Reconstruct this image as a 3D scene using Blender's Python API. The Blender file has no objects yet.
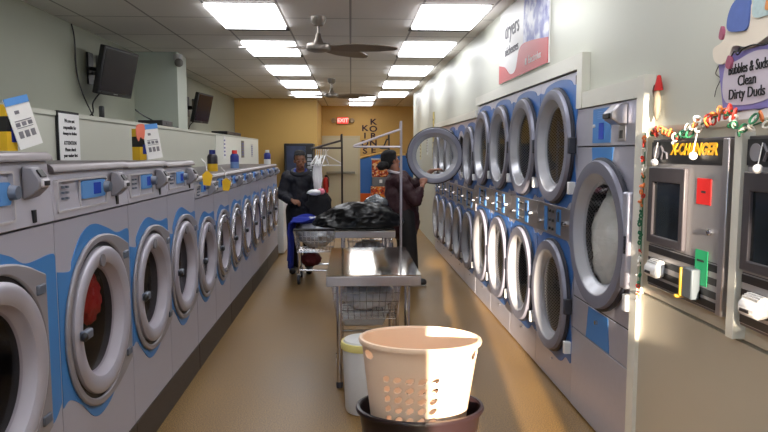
import bpy, bmesh, math, random
from mathutils import Vector, Matrix, Euler, noise
random.seed(7)
PI = math.pi
S = bpy.context.scene
COL = S.collection

# ------------------------------------------------------------ camera, world, sun, exposure
cam_d = bpy.data.cameras.new('camera')
cam_d.sensor_width = 36.0
cam_d.lens = 36.0 * 660 / 768
cam_d.clip_start = 0.05
cam = bpy.data.objects.new('camera', cam_d)
COL.objects.link(cam)
cam.location = (0, 0, 1.6)
cam.rotation_euler = (math.radians(90 - 5.5386), 0, math.radians(-2.849))
S.camera = cam
S.view_settings.view_transform = 'Standard'
S.view_settings.look = 'None'
S.view_settings.gamma = 1
S.view_settings.use_curve_mapping = False
S.view_settings.exposure = 0.12
S.cycles.max_bounces = 8
S.cycles.transparent_max_bounces = 16
S.cycles.sample_clamp_indirect = 6
S.cycles.caustics_reflective = False
S.cycles.caustics_refractive = False

W = bpy.data.worlds.new('sky')
S.world = W
W.use_nodes = True
W.node_tree.nodes['Background'].inputs[0].default_value = (0.62, 0.78, 1.0, 1)
W.node_tree.nodes['Background'].inputs[1].default_value = 1.2

K = 1.1      # depth scale of the room
SUN = Vector((0.12, 1.0 * K, -0.14)).normalized()
sl = bpy.data.lights.new('sun', 'SUN')
sl.energy = 30.0
sl.color = (1.0, 0.84, 0.66)
sl.angle = math.radians(0.6)
so = bpy.data.objects.new('sun', sl)
COL.objects.link(so)
so.location = (0, -6, 4)
so.rotation_euler = SUN.to_track_quat('-Z', 'Y').to_euler()
LAMP = 7.0

# ------------------------------------------------------------ materials
MATS = {}
def lin(c):
    return tuple(((v / 255) / 12.92 if v / 255 <= 0.04045 else (((v / 255) + 0.055) / 1.055) ** 2.4) for v in c)
def mat(name, rgb, rough=0.5, metal=0.0, spec=0.5, var=0.0, scale=20.0, bump=0.0, emit=0.0, coat=0.0, stretch=None):
    if name in MATS: return MATS[name]
    m = bpy.data.materials.new(name); m.use_nodes = True
    nt = m.node_tree; p = nt.nodes['Principled BSDF']
    c = lin(rgb)
    p.inputs['Base Color'].default_value = (*c, 1)
    p.inputs['Roughness'].default_value = rough
    p.inputs['Metallic'].default_value = metal
    p.inputs['Specular IOR Level'].default_value = spec
    p.inputs['Coat Weight'].default_value = coat
    if emit:
        p.inputs['Emission Color'].default_value = (*c, 1)
        p.inputs['Emission Strength'].default_value = emit
    if var or bump:
        tc = nt.nodes.new('ShaderNodeTexCoord')
        mp = nt.nodes.new('ShaderNodeMapping')
        if stretch: mp.inputs['Scale'].default_value = stretch
        nz = nt.nodes.new('ShaderNodeTexNoise'); nz.inputs['Scale'].default_value = scale; nz.inputs['Detail'].default_value = 4
        nt.links.new(tc.outputs['Object'], mp.inputs['Vector']); nt.links.new(mp.outputs['Vector'], nz.inputs['Vector'])
        if var:
            mx = nt.nodes.new('ShaderNodeMix'); mx.data_type = 'RGBA'
            mx.inputs[6].default_value = (*[v * (1 - var) for v in c], 1)
            mx.inputs[7].default_value = (*[min(1, v * (1 + var)) for v in c], 1)
            nt.links.new(nz.outputs['Fac'], mx.inputs[0]); nt.links.new(mx.outputs[2], p.inputs['Base Color'])
        if bump:
            bp = nt.nodes.new('ShaderNodeBump'); bp.inputs['Strength'].default_value = bump; bp.inputs['Distance'].default_value = 0.01
            nt.links.new(nz.outputs['Fac'], bp.inputs['Height']); nt.links.new(bp.outputs['Normal'], p.inputs['Normal'])
    MATS[name] = m
    return m
def glass(name, tint=(0.8, 0.85, 0.9), refl=0.12, rough=0.02):
    if name in MATS: return MATS[name]
    m = bpy.data.materials.new(name); m.use_nodes = True
    nt = m.node_tree; nt.nodes.clear()
    o = nt.nodes.new('ShaderNodeOutputMaterial'); mx = nt.nodes.new('ShaderNodeMixShader')
    t = nt.nodes.new('ShaderNodeBsdfTransparent'); g = nt.nodes.new('ShaderNodeBsdfGlossy'); f = nt.nodes.new('ShaderNodeLayerWeight')
    f.inputs['Blend'].default_value = 0.5
    pw = nt.nodes.new('ShaderNodeMath'); pw.operation = 'POWER'; pw.inputs[1].default_value = 4.0
    ma = nt.nodes.new('ShaderNodeMath'); ma.operation = 'MULTIPLY_ADD'; ma.inputs[1].default_value = 0.7*refl/0.2; ma.inputs[2].default_value = 0.04
    nt.links.new(f.outputs['Facing'], pw.inputs[0]); nt.links.new(pw.outputs[0], ma.inputs[0])
    t.inputs[0].default_value = (*tint, 1); g.inputs['Roughness'].default_value = rough; g.inputs[0].default_value = (0.9, 0.9, 0.9, 1)
    nt.links.new(ma.outputs[0], mx.inputs[0]); nt.links.new(t.outputs[0], mx.inputs[1]); nt.links.new(g.outputs[0], mx.inputs[2])
    nt.links.new(mx.outputs[0], o.inputs[0])
    MATS[name] = m
    return m
def perforated():
    m = mat('perforated drum steel', (150, 147, 145), 0.35, 0.6)
    nt = m.node_tree; p = nt.nodes['Principled BSDF']
    N = nt.nodes.new
    tc = N('ShaderNodeTexCoord'); sp = N('ShaderNodeSeparateXYZ'); nt.links.new(tc.outputs['Object'], sp.inputs[0])
    def mth(op, a, b=None):
        n = N('ShaderNodeMath'); n.operation = op
        for i, v in enumerate((a, b)):
            if v is None: continue
            if isinstance(v, (int, float)): n.inputs[i].default_value = v
            else: nt.links.new(v, n.inputs[i])
        return n.outputs[0]
    ang = mth('ARCTAN2', sp.outputs['Z'], sp.outputs['X'])
    a = mth('SINE', mth('MULTIPLY', ang, 80)); b = mth('SINE', mth('MULTIPLY', sp.outputs['Y'], 280))
    h = mth('GREATER_THAN', mth('MULTIPLY', a, b), 0.25)
    mx = N('ShaderNodeMix'); mx.data_type = 'RGBA'
    mx.inputs[6].default_value = (*lin((165, 160, 158)), 1); mx.inputs[7].default_value = (*lin((62, 60, 60)), 1)
    nt.links.new(h, mx.inputs[0]); nt.links.new(mx.outputs[2], p.inputs['Base Color'])
    return m
def floor_mat():
    m = mat('speckled tan epoxy floor', (150, 120, 78), 0.32, 0, 0.5)
    nt = m.node_tree; p = nt.nodes['Principled BSDF']; N = nt.nodes.new
    tc = N('ShaderNodeTexCoord')
    n1 = N('ShaderNodeTexNoise'); n1.inputs['Scale'].default_value = 140; n1.inputs['Detail'].default_value = 2
    n2 = N('ShaderNodeTexNoise'); n2.inputs['Scale'].default_value = 1.3; n2.inputs['Detail'].default_value = 3
    for n in (n1, n2): nt.links.new(tc.outputs['Object'], n.inputs['Vector'])
    r = N('ShaderNodeValToRGB')
    r.color_ramp.elements[0].position = 0.34; r.color_ramp.elements[0].color = (*lin((92, 69, 34)), 1)
    r.color_ramp.elements[1].position = 0.66; r.color_ramp.elements[1].color = (*lin((164, 128, 74)), 1)
    nt.links.new(n1.outputs['Fac'], r.inputs[0])
    mx = N('ShaderNodeMix'); mx.data_type = 'RGBA'; mx.blend_type = 'MULTIPLY'
    r2 = N('ShaderNodeValToRGB'); r2.color_ramp.elements[0].color = (0.78, 0.76, 0.74, 1); r2.color_ramp.elements[1].color = (1, 1, 1, 1)
    r2.color_ramp.elements[0].position = 0.3; r2.color_ramp.elements[1].position = 0.7
    nt.links.new(n2.outputs['Fac'], r2.inputs[0])
    mx.inputs[0].default_value = 1
    nt.links.new(r.outputs[0], mx.inputs[6]); nt.links.new(r2.outputs[0], mx.inputs[7])
    nt.links.new(mx.outputs[2], p.inputs['Base Color'])
    rr = N('ShaderNodeMapRange'); rr.inputs['To Min'].default_value = 0.28; rr.inputs['To Max'].default_value = 0.48
    nt.links.new(n2.outputs['Fac'], rr.inputs['Value']); nt.links.new(rr.outputs[0], p.inputs['Roughness'])
    return m
def ceiling_mat():
    m = mat('ceiling tiles in a grid', (190, 184, 178), 0.9, 0, 0.1)
    nt = m.node_tree; p = nt.nodes['Principled BSDF']; N = nt.nodes.new
    tc = N('ShaderNodeTexCoord'); mp = N('ShaderNodeMapping'); mp.inputs['Location'].default_value = (0, 0.23, 0)
    b = N('ShaderNodeTexBrick'); b.offset = 0; b.squash = 1
    b.inputs['Scale'].default_value = 1; b.inputs['Brick Width'].default_value = 0.645; b.inputs['Row Height'].default_value = 0.98
    b.inputs['Mortar Size'].default_value = 0.011; b.inputs['Mortar Smooth'].default_value = 0.1
    b.inputs['Color1'].default_value = (*lin((242, 237, 232)), 1); b.inputs['Color2'].default_value = (*lin((237, 232, 227)), 1)
    b.inputs['Mortar'].default_value = (*lin((176, 170, 166)), 1)
    nt.links.new(tc.outputs['Object'], mp.inputs[0]); nt.links.new(mp.outputs[0], b.inputs['Vector'])
    nt.links.new(b.outputs['Color'], p.inputs['Base Color'])
    return m
def candies():
    m = mat('assorted coloured candies', (200, 90, 40), 0.4)
    nt = m.node_tree; p = nt.nodes['Principled BSDF']; N = nt.nodes.new
    tc = N('ShaderNodeTexCoord'); v = N('ShaderNodeTexVoronoi'); v.inputs['Scale'].default_value = 22
    hs = N('ShaderNodeValToRGB'); hs.color_ramp.interpolation = 'CONSTANT'
    cr = hs.color_ramp
    cols = [(190, 60, 25), (225, 140, 40), (120, 30, 20), (230, 190, 140), (200, 90, 40)]
    cr.elements[0].color = (*lin(cols[0]), 1); cr.elements[1].position = 0.25; cr.elements[1].color = (*lin(cols[1]), 1)
    for i, pos in enumerate((0.45, 0.62, 0.8)):
        e = cr.elements.new(pos); e.color = (*lin(cols[i + 2]), 1)
    sp = N('ShaderNodeSeparateColor')
    nt.links.new(tc.outputs['Object'], v.inputs['Vector']); nt.links.new(v.outputs['Color'], sp.inputs[0]); nt.links.new(sp.outputs[0], hs.inputs[0])
    nt.links.new(hs.outputs[0], p.inputs['Base Color'])
    return m
def cloud_mat():
    m = mat('printed sky with clouds', (90, 100, 170), 0.45)
    nt = m.node_tree; p = nt.nodes['Principled BSDF']; N = nt.nodes.new
    tc = N('ShaderNodeTexCoord'); n = N('ShaderNodeTexNoise'); n.inputs['Scale'].default_value = 7; n.inputs['Detail'].default_value = 5
    r = N('ShaderNodeValToRGB')
    r.color_ramp.elements[0].position = 0.46; r.color_ramp.elements[0].color = (*lin((88, 96, 172)), 1)
    r.color_ramp.elements[1].position = 0.62; r.color_ramp.elements[1].color = (*lin((226, 228, 240)), 1)
    nt.links.new(tc.outputs['Object'], n.inputs['Vector']); nt.links.new(n.outputs['Fac'], r.inputs[0]); nt.links.new(r.outputs[0], p.inputs['Base Color'])
    return m

M_FLOOR = floor_mat(); M_CEIL = ceiling_mat(); M_PERF = perforated(); M_CANDY = candies(); M_CLOUD = cloud_mat()
M_WALL_L = mat('pale grey green wall paint', (166, 168, 150), 0.55, var=0.04, scale=3)
M_WALL_R = mat('glossy off white wall panel', (192, 193, 180), 0.4, var=0.03, scale=2)
M_TRIM = mat('cream white trim', (214, 212, 200), 0.35)
M_YEL = mat('mustard yellow wall paint', (206, 166, 92), 0.6, var=0.05, scale=3)
M_PLINTH = mat('dark brown vinyl base', (62, 52, 45), 0.5, var=0.25, scale=14, stretch=(1, 1, 4))
M_BODY = mat('grey enamel cabinet', (180, 178, 193), 0.33, 0.15, var=0.03, scale=5)
M_STEEL = mat('brushed stainless steel', (176, 172, 176), 0.3, 0.85, var=0.06, scale=60, stretch=(1, 1, 0.05))
M_DSTEEL = mat('grey dryer front', (186, 185, 199), 0.3, 0.45, var=0.05, scale=30)
M_TOP = mat('rolled steel top', (122, 114, 116), 0.36, 0.7)
M_PANEL = mat('light grey control panel', (180, 178, 192), 0.4)
M_PANELF = mat('pale panel frame', (190, 186, 192), 0.4)
M_BLUE = mat('bright blue decal', (62, 128, 196), 0.35)
M_DBLUE = mat('mid blue decal', (46, 98, 166), 0.35)
M_LCD = mat('deep blue display', (36, 72, 190), 0.2)
M_KNOB = mat('slate grey knob', (92, 100, 116), 0.4)
M_RING = mat('satin grey door ring', (178, 174, 186), 0.3, 0.25)
M_RINGIN = mat('pale lilac inner ring', (182, 176, 188), 0.35)
M_DRING = mat('cool grey dryer door ring', (122, 122, 136), 0.4, 0.2)
M_DRINGIN = mat('pale silver inner cone', (190, 190, 196), 0.25, 0.4)
M_BLACK = mat('black plastic', (22, 21, 24), 0.4)
M_GASK = mat('dark rubber gasket', (40, 42, 52), 0.5)
M_DRUM = mat('dark steel drum', (34, 29, 30), 0.6)
M_CHROME = mat('chrome', (205, 203, 205), 0.14, 1.0)
M_DKMETAL = mat('dark metal tube', (72, 66, 62), 0.35, 0.8)
M_NICKEL = mat('brushed nickel', (140, 132, 124), 0.35, 0.8)
M_GLASS = glass('door glass', (0.86, 0.87, 0.88), 0.14)
M_DGLASS = glass('dark washer glass', (0.78, 0.76, 0.78), 0.07)
M_WHITE = mat('white plastic', (225, 224, 222), 0.4)
M_PAPER = mat('white paper', (226, 224, 222), 0.8)
M_GREYP = mat('grey paper', (196, 194, 192), 0.8)
M_INK = mat('black ink', (26, 24, 26), 0.8)
M_YELP = mat('yellow plastic', (222, 176, 32), 0.4)
M_REDP = mat('red plastic', (206, 38, 32), 0.45)
M_BLUEP = mat('dark blue plastic', (28, 42, 128), 0.4)
M_SKYB = mat('sky blue print', (84, 142, 208), 0.6)
M_PINKT = mat('salmon tag', (236, 128, 104), 0.7)
M_RACK = mat('white grey powder coated tube', (198, 190, 196), 0.3, 0.5)

# ------------------------------------------------------------ mesh builder
class B:
    def __init__(s): s.bm = bmesh.new()
    def box(s, x0, x1, y0, y1, z0, z1):
        v = [s.bm.verts.new(p) for p in ((x0,y0,z0),(x1,y0,z0),(x1,y1,z0),(x0,y1,z0),(x0,y0,z1),(x1,y0,z1),(x1,y1,z1),(x0,y1,z1))]
        for f in ((3,2,1,0),(4,5,6,7),(0,1,5,4),(1,2,6,5),(2,3,7,6),(3,0,4,7)): s.bm.faces.new([v[i] for i in f])
        return s
    def hexa(s, bot, top):
        v = [s.bm.verts.new(p) for p in list(bot) + list(top)]
        for f in ((3,2,1,0),(4,5,6,7),(0,1,5,4),(1,2,6,5),(2,3,7,6),(3,0,4,7)): s.bm.faces.new([v[i] for i in f])
        return s
    def tube(s, pts, r, n=8, closed=False, taper=None):
        P = [Vector(p) for p in pts]; N = len(P); rings = []
        prev = None
        for i, p in enumerate(P):
            a = P[i - 1] if (i > 0 or closed) else p
            b = P[(i + 1) % N] if (i < N - 1 or closed) else p
            t = (b - a).normalized() if (b - a).length > 1e-9 else Vector((0, 0, 1))
            if prev is None:
                u = t.orthogonal().normalized()
            else:
                u = (prev - t * prev.dot(t))
                u = u.normalized() if u.length > 1e-6 else t.orthogonal().normalized()
            prev = u; w = t.cross(u)
            rr = r if taper is None else r * taper[i]
            rings.append([s.bm.verts.new(p + (u * math.cos(2*PI*k/n) + w * math.sin(2*PI*k/n)) * rr) for k in range(n)])
        for i in range(N if closed else N - 1):
            A, C = rings[i], rings[(i + 1) % N]
            for k in range(n): s.bm.faces.new((A[k], A[(k+1) % n], C[(k+1) % n], C[k]))
        if not closed:
            s.bm.faces.new(rings[0][::-1]); s.bm.faces.new(rings[-1])
        return s
    def lathe(s, prof, c=(0,0,0), axis='z', n=32, sx=1.0, sy=1.0, close=False):
        # prof: (r, h); axis y: h runs along y, circle in xz
        rings = []
        for r, h in prof:
            if r < 1e-6:
                p = (c[0], c[1], c[2] + h) if axis == 'z' else ((c[0], c[1] + h, c[2]) if axis == 'y' else (c[0] + h, c[1], c[2]))
                rings.append([s.bm.verts.new(p)]); continue
            L = []
            for k in range(n):
                a = 2*PI*k/n; u, v = r*math.cos(a)*sx, r*math.sin(a)*sy
                p = (c[0]+u, c[1]+v, c[2]+h) if axis == 'z' else ((c[0]+u, c[1]+h, c[2]+v) if axis == 'y' else (c[0]+h, c[1]+u, c[2]+v))
                L.append(s.bm.verts.new(p))
            rings.append(L)
        R = rings + ([rings[0]] if close else [])
        for A, C in zip(R, R[1:]):
            for k in range(n):
                k2 = (k + 1) % n
                if len(A) == 1 and len(C) == 1: continue
                if len(A) == 1: s.bm.faces.new((A[0], C[k2], C[k]))
                elif len(C) == 1: s.bm.faces.new((A[k], A[k2], C[0]))
                else: s.bm.faces.new((A[k], A[k2], C[k2], C[k]))
        return s
    def ball(s, c, r, sub=2, rot=None):
        r = (r, r, r) if isinstance(r, (int, float)) else r
        mt = Matrix.Translation(c) @ (Euler(rot).to_matrix().to_4x4() if rot else Matrix()) @ Matrix.Diagonal((*r, 1))
        bmesh.ops.create_icosphere(s.bm, subdivisions=sub, radius=1, matrix=mt)
        return s
    def plate(s, outer, holes, y0, y1):
        # polygon with holes in the xz plane, y0 (front) to y1
        def loop(pts, y): return [s.bm.verts.new((x, y, z)) for x, z in pts]
        loops0 = [loop(q, y0) for q in [outer] + holes]; loops1 = [loop(q, y1) for q in [outer] + holes]
        for LL in (loops0, loops1):
            ed = []
            for L in LL:
                for i in range(len(L)): ed.append(s.bm.edges.new((L[i], L[(i+1) % len(L)])))
            bmesh.ops.triangle_fill(s.bm, use_beauty=True, use_dissolve=False, edges=ed)
        for A, C in zip(loops0, loops1):
            for i in range(len(A)):
                j = (i + 1) % len(A)
                s.bm.faces.new((A[i], A[j], C[j], C[i]))
        return s
    def prism_x(s, yz, x0, x1):
        A = [s.bm.verts.new((x0, y, z)) for y, z in yz]; C = [s.bm.verts.new((x1, y, z)) for y, z in yz]
        n = len(A)
        s.bm.faces.new(A); s.bm.faces.new(C[::-1])
        for i in range(n): s.bm.faces.new((A[i], C[i], C[(i+1) % n], A[(i+1) % n]))
        return s
    def build(s, name, m, parent=None, loc=None, rot=None, bevel=0, seg=2, smooth=False, angle=40):
        bmesh.ops.recalc_face_normals(s.bm, faces=s.bm.faces[:])
        me = bpy.data.meshes.new(name); s.bm.to_mesh(me); s.bm.free()
        o = bpy.data.objects.new(name, me); COL.objects.link(o)
        me.materials.append(m)
        if parent is not None: o.parent = parent
        if loc: o.location = loc
        if rot: o.rotation_euler = rot
        if bevel:
            md = o.modifiers.new('bevel', 'BEVEL'); md.width = bevel; md.segments = seg; md.limit_method = 'ANGLE'; md.angle_limit = math.radians(35)
        if smooth or bevel:
            me.shade_smooth()
            me.set_sharp_from_angle(angle=math.radians(angle))
        return o
def rect(x0, z0, x1, z1): return [(x0, z0), (x1, z0), (x1, z1), (x0, z1)]
def circ(cx, cz, r, n=48): return [(cx + r*math.cos(2*PI*k/n), cz + r*math.sin(2*PI*k/n)) for k in range(n)]
def rrect(x0, z0, x1, z1, r, n=5):
    out = []
    for cx, cz, a0 in ((x1-r, z1-r, 0), (x0+r, z1-r, PI/2), (x0+r, z0+r, PI), (x1-r, z0+r, 1.5*PI)):
        for k in range(n + 1):
            a = a0 + PI/2*k/n; out.append((cx + r*math.cos(a), cz + r*math.sin(a)))
    return out
def smooth_line(pts, n=8, closed=False):
    P = [Vector((*p, 0)[:3]) for p in pts]; out = []
    N = len(P)
    for i in range(N if closed else N - 1):
        p0 = P[(i-1) % N] if closed or i > 0 else P[i]; p1 = P[i]; p2 = P[(i+1) % N]
        p3 = P[(i+2) % N] if closed or i + 2 < N else p2
        for k in range(n):
            t = k / n
            out.append(0.5*((2*p1) + (p2-p0)*t + (2*p0-5*p1+4*p2-p3)*t*t + (3*p1-p0-3*p2+p3)*t**3))
    if not closed: out.append(P[-1])
    return [tuple(q[:len(pts[0])]) for q in out]
def tag(o, label, cat, group=None, kind=None):
    if label: o['label'] = label
    if cat: o['category'] = cat
    if group: o['group'] = group
    if kind: o['kind'] = kind
    return o
def thing(name, label, cat, loc=(0,0,0), rotz=0, group=None):
    o = bpy.data.objects.new(name, None); COL.objects.link(o)
    o.location = (loc[0], loc[1]*K, loc[2]); o.rotation_euler = (0, 0, rotz); o.empty_display_size = 0.1
    return tag(o, label, cat, group)
def struct(name, b, m, **k):
    for v in b.bm.verts: v.co.y *= K
    o = b.build(name, m, **k); o['kind'] = 'structure'; return o
def dup(o, parent=None):
    c = o.copy(); COL.objects.link(c)
    if parent is not None: c.parent = parent
    for ch in list(o.children): dup(ch, c)
    return c
def text(body, size, m, parent, loc, rot=(PI/2, 0, 0), name='lettering', ext=0.0015, align='CENTER', sx=1.0, shear=0, space=1.0, bold=0):
    cu = bpy.data.curves.new(name, 'FONT'); cu.body = body; cu.size = size; cu.extrude = ext; cu.align_x = align; cu.align_y = 'CENTER'
    cu.shear = shear; cu.space_character = space; cu.offset = bold; cu.resolution_u = 3
    o = bpy.data.objects.new(name, cu); COL.objects.link(o)
    bpy.context.view_layer.update()
    me = bpy.data.meshes.new_from_object(o.evaluated_get(bpy.context.evaluated_depsgraph_get()))
    bpy.data.objects.remove(o)
    me.name = name
    me.materials.clear(); me.materials.append(m)
    o = bpy.data.objects.new(name, me); COL.objects.link(o)
    if parent is not None: o.parent = parent
    o.location = loc; o.rotation_euler = rot; o.scale = (sx, 1, 1)
    return o

# ------------------------------------------------------------ the room
XL, XR = -1.13, 1.39
struct('floor', B().box(-2.93, 3.2, -2.6, 17.5, -0.1, 0), M_FLOOR)
struct('ceiling', B().box(-2.93, 3.2, -2.6, 17.5, 2.9, 3.0), M_CEIL)
struct('wall_left', B().box(-2.93, -2.83, -2.5, 17.5, 0, 2.9), M_WALL_L)
struct('wall_pier', B().box(-2.83, -2.27, 8.1, 8.55, 0, 2.9), mat('pier paint', (184, 190, 176), 0.55))
b = B(); b.box(-2.83, -0.83, 14.9, 17.5, 0, 2.9); b.box(-0.83, 3.1, 17.3, 17.5, 0, 2.9)
struct('wall_back', b, M_YEL)
struct('wall_far_right', B().box(3.0, 3.2, -2.5, 17.5, 0, 2.9), M_YEL)
# right wall with bays for the machines
XW = 1.42
b = B()
b.box(XW, 1.75, -2.5, 2.84, 0, 2.9); b.box(XW, 1.75, 2.84, 3.64, 1.86, 2.9); b.box(XW, 1.75, 3.64, 6.6, 2.1, 2.9)
b.box(XW, 1.75, 6.6, 9.9, 1.98, 2.9); b.box(XW, 1.75, 9.9, 13.7, 0, 2.9)
struct('wall_right', b, M_WALL_R)
struct('wall_behind_dryers', B().box(2.3, 2.4, 2.5, 10.2, 0, 2.9), M_WALL_R)
# trim round the machine bays
b = B(); b.box(1.37, XW, 3.56, 6.62, 2.1, 2.19); b.box(1.37, XW, 3.56, 3.64, 1.86, 2.1)
struct('trim_1', b, M_TRIM)
b = B(); b.box(1.365, XW, 2.775, 2.845, 0, 1.96); b.box(1.375, XW, 2.845, 3.56, 1.86, 1.955)
struct('trim_2', b, M_TRIM)
struct('trim_3', B().box(1.37, XW, 6.62, 9.92, 1.98, 2.06), M_TRIM)
b = B(); b.box(1.385, XW, -2.5, 2.775, 0, 0.925); b.box(1.392, XW, -2.5, 2.775, 0.935, 1.71)
b.box(1.387, XW, 0.8, 2.775, 1.695, 1.715)
struct('trim_4', b, mat('cream lower wall panel', (180, 172, 154), 0.35, var=0.03, scale=2))
struct('trim_5', B().box(1.345, 1.392, 2.02, 2.06, 0.94, 1.67), M_TRIM)
# unseen front wall behind the camera, openings shaped to throw the sunbeams
b = B()
b.box(-2.83, -2.6, -2.6, -2.5, 0, 2.9); b.box(-0.42, -0.27, -2.6, -2.5, 0, 2.9); b.box(-2.6, -0.42, -2.6, -2.5, 0, .9); b.box(-2.6, -0.42, -2.6, -2.5, 2.75, 2.9); b.box(0.03, 0.27, -2.6, -2.5, 0, 2.9); b.box(0.53, 0.715, -2.6, -2.5, 0, 2.9); b.box(0.775, 0.797, -2.6, -2.5, 0, 2.9); b.box(0.815, 3.0, -2.6, -2.5, 0, 2.9)
b.box(0.797, 0.815, -2.6, -2.5, 0, 1.62); b.box(0.797, 0.815, -2.6, -2.5, 2.0, 2.9)  # narrow slit added to put a sunbeam on the changer rail
b.box(-0.27, 0.53, -2.6, -2.5, 2.35, 2.9); b.box(-0.27, 0.53, -2.6, -2.5, 0, 0.12); b.box(-0.27, 0.03, -2.6, -2.5, 1.62, 2.35)
b.box(0.715, 0.775, -2.6, -2.5, 2.6, 2.9); b.box(0.715, 0.775, -2.6, -2.5, 0, 1.45)
struct('wall_front_mask', b, M_WALL_L)
fm = bpy.data.materials.new('translucent fill pane'); fm.use_nodes = True
nt = fm.node_tree; nt.nodes.clear()
tr = nt.nodes.new('ShaderNodeBsdfTranslucent'); tr.inputs[0].default_value = (0.42, 0.52, 0.66, 1)
oo = nt.nodes.new('ShaderNodeOutputMaterial'); nt.links.new(tr.outputs[0], oo.inputs[0])
struct('fill_pane', B().box(-2.6, -0.42, -2.555, -2.545, .9, 2.75), fm)  # unseen translucent pane added to spread soft light over ceiling and room
# low partition behind the washers
b = B(); b.box(-2.05, -1.95, -2.5, 12.75, 0, 1.84); b.box(-2.07, -1.94, -2.5, 12.76, 1.84, 1.87)
struct('wall_partition', b, mat('partition panel', (184, 184, 170), 0.45, var=0.03, scale=3))
struct('trim_6', B().box(-1.95, -1.94, 8.78, 12.74, 1.0, 1.845), mat('white laminate board', (216, 216, 206), 0.4))
b = B(); b.box(-1.93, XL, 1.2, 9.2, 0, 0.17); b.box(XL, XL + 0.006, 1.2, 9.2, 0, 0.19)
for y in (3.08, 4.38, 5.57, 6.77, 7.97): b.box(XL + 0.006, XL + 0.008, y, y + 0.012, 0, 0.19)
struct('baseboard_left', b, M_PLINTH)

# door_1 at the back and the mural
d = struct('door_1', B().box(-0.84, 0.26, 17.26, 17.3, 0, 2.06), mat('door frame cream', (196, 184, 150), 0.5))
B().box(-0.78, 0.2, 17.24*K, 17.26*K, 0.01, 2.0).build('door_leaf', mat('pale beige steel door', (198, 190, 160), 0.45), d)
B().box(-0.7, 0.12, 17.16*K, 17.24*K, 0.98, 1.05).build('push_bar', mat('grey push bar', (140, 136, 122), 0.4, 0.5), d, bevel=0.01)
top = smooth_line([(0.25, 1.40), (0.55, 1.47), (0.85, 1.53), (1.2, 1.46), (1.6, 1.5), (2.9, 1.45)], 8)
mur = thing('wall_mural', 'blue and orange wave mural on the yellow wall right of back door', 'mural', (0, 17.3, 0))
B().plate([(0.25, 0.42), (2.9, 0.36)] + top[::-1], [], -0.012, -0.002).build('blue_band', mat('mural blue', (52, 112, 186), 0.5), mur)
B().plate([(0.25, 0.0), (2.9, 0.0), (2.9, 0.355), (0.25, 0.415)], [], -0.012, -0.002).build('orange_band', mat('mural orange', (226, 100, 28), 0.5), mur)
b = B(); b.tube([(x, -0.01, z + 0.03) for x, z in top], 0.03, 6)
b.build('pale_edge', mat('mural pale yellow', (226, 190, 110), 0.5), mur)
M_VIN = mat('dark maroon letters', (52, 26, 34), 0.6)
for w, x, z0, dz, nm in (('KIDS', 0.40, 2.27, 0.215, 'KIDS'), ('KORNER', 0.64, 2.45, 0.2, 'KORNER')):
    t = thing('wall_lettering', 'dark letters running down the yellow wall spelling ' + nm, 'lettering', (x, 17.295, 0), 0)
    for i, ch in enumerate(w): text(ch, 0.23, M_VIN, t, (0, -0.003, z0 - i*dz), name='letter', bold=0.006, sx=1.25)

# ------------------------------------------------------------ ceiling lights
M_LAMP = mat('fluorescent diffuser', (248, 250, 255), 0.5, emit=LAMP)
M_LFRAME = mat('light frame', (196, 190, 184), 0.5)
M_SLOT = mat('brown grey air slot', (92, 86, 82), 0.7)
def ceiling_light(x, y0, y1, label, slot=True):
    t = thing('ceiling_light', label, 'ceiling light', (x, y0, 2.9), 0, 'recessed fluorescent ceiling panels')
    L = (y1 - y0)*K
    b = B()
    for q in ((-.325, -.31, -.015, L+.015), (.31, .325, -.015, L+.015), (-.31, .31, -.015, 0), (-.31, .31, L, L+.015)): b.box(q[0], q[1], q[2], q[3], -.006, -.001)
    b.build('frame', M_LFRAME, t)
    B().box(-.305, .305, .005, L - .005, -.032, -.001).build('diffuser', M_LAMP, t)  # hung below the ceiling so its glowing sides brighten the tiles
    if slot:
        s = B().box(-.325, .325, L+.02, L+.24, -.006, -.001).build('air_slot', M_SLOT, t)
        B().ball((0, L+.13, -.006), (.11, .05, .006), 2).build('slot_vent', mat('vent grey', (140, 132, 126), 0.6), s, smooth=True)
ordn = ['nearest', 'second', 'third', 'fourth', 'farthest']
for i, y in enumerate((5.44, 7.24, 9.25, 11.2, 13.2)):
    ceiling_light(-0.975, y, y + 0.97, ordn[i] + ' glowing ceiling panel in the left row above the washers')
    ceiling_light(0.945, y - .03, y + 0.93, ordn[i] + ' glowing ceiling panel in the right row beside the dryers')
ceiling_light(0.27, 14.3, 15.1, 'glowing ceiling panel before the back wall, nearer of the middle two', False)
ceiling_light(0.27, 15.9, 16.7, 'glowing ceiling panel before the back wall, farther of the middle two', False)
ceiling_light(-0.975, 3.3, 4.27, 'glowing ceiling panel overhead at left, just above the frame'); ceiling_light(0.945, 3.3, 4.27, 'glowing ceiling panel overhead at right, just above the frame')
ceiling_light(-0.975, -2.2, -1.23, 'unseen fill panel added on the ceiling by the shop front at left'); ceiling_light(0.945, -2.2, -1.23, 'unseen fill panel added on the ceiling by the shop front at right')  # unseen pair added to brighten the laundry under the table
ceiling_light(-0.975, -.7, .27, 'unseen fill panel added on the ceiling behind the viewpoint at left'); ceiling_light(0.945, -.7, .27, 'unseen fill panel added on the ceiling behind the viewpoint at right')  # unseen pair added to light the surfaces facing the camera
ceiling_light(-0.975, 1.3, 2.27, 'glowing ceiling panel overhead at left near the entrance'); ceiling_light(0.945, 1.3, 2.27, 'glowing ceiling panel overhead at right near the entrance')

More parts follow.
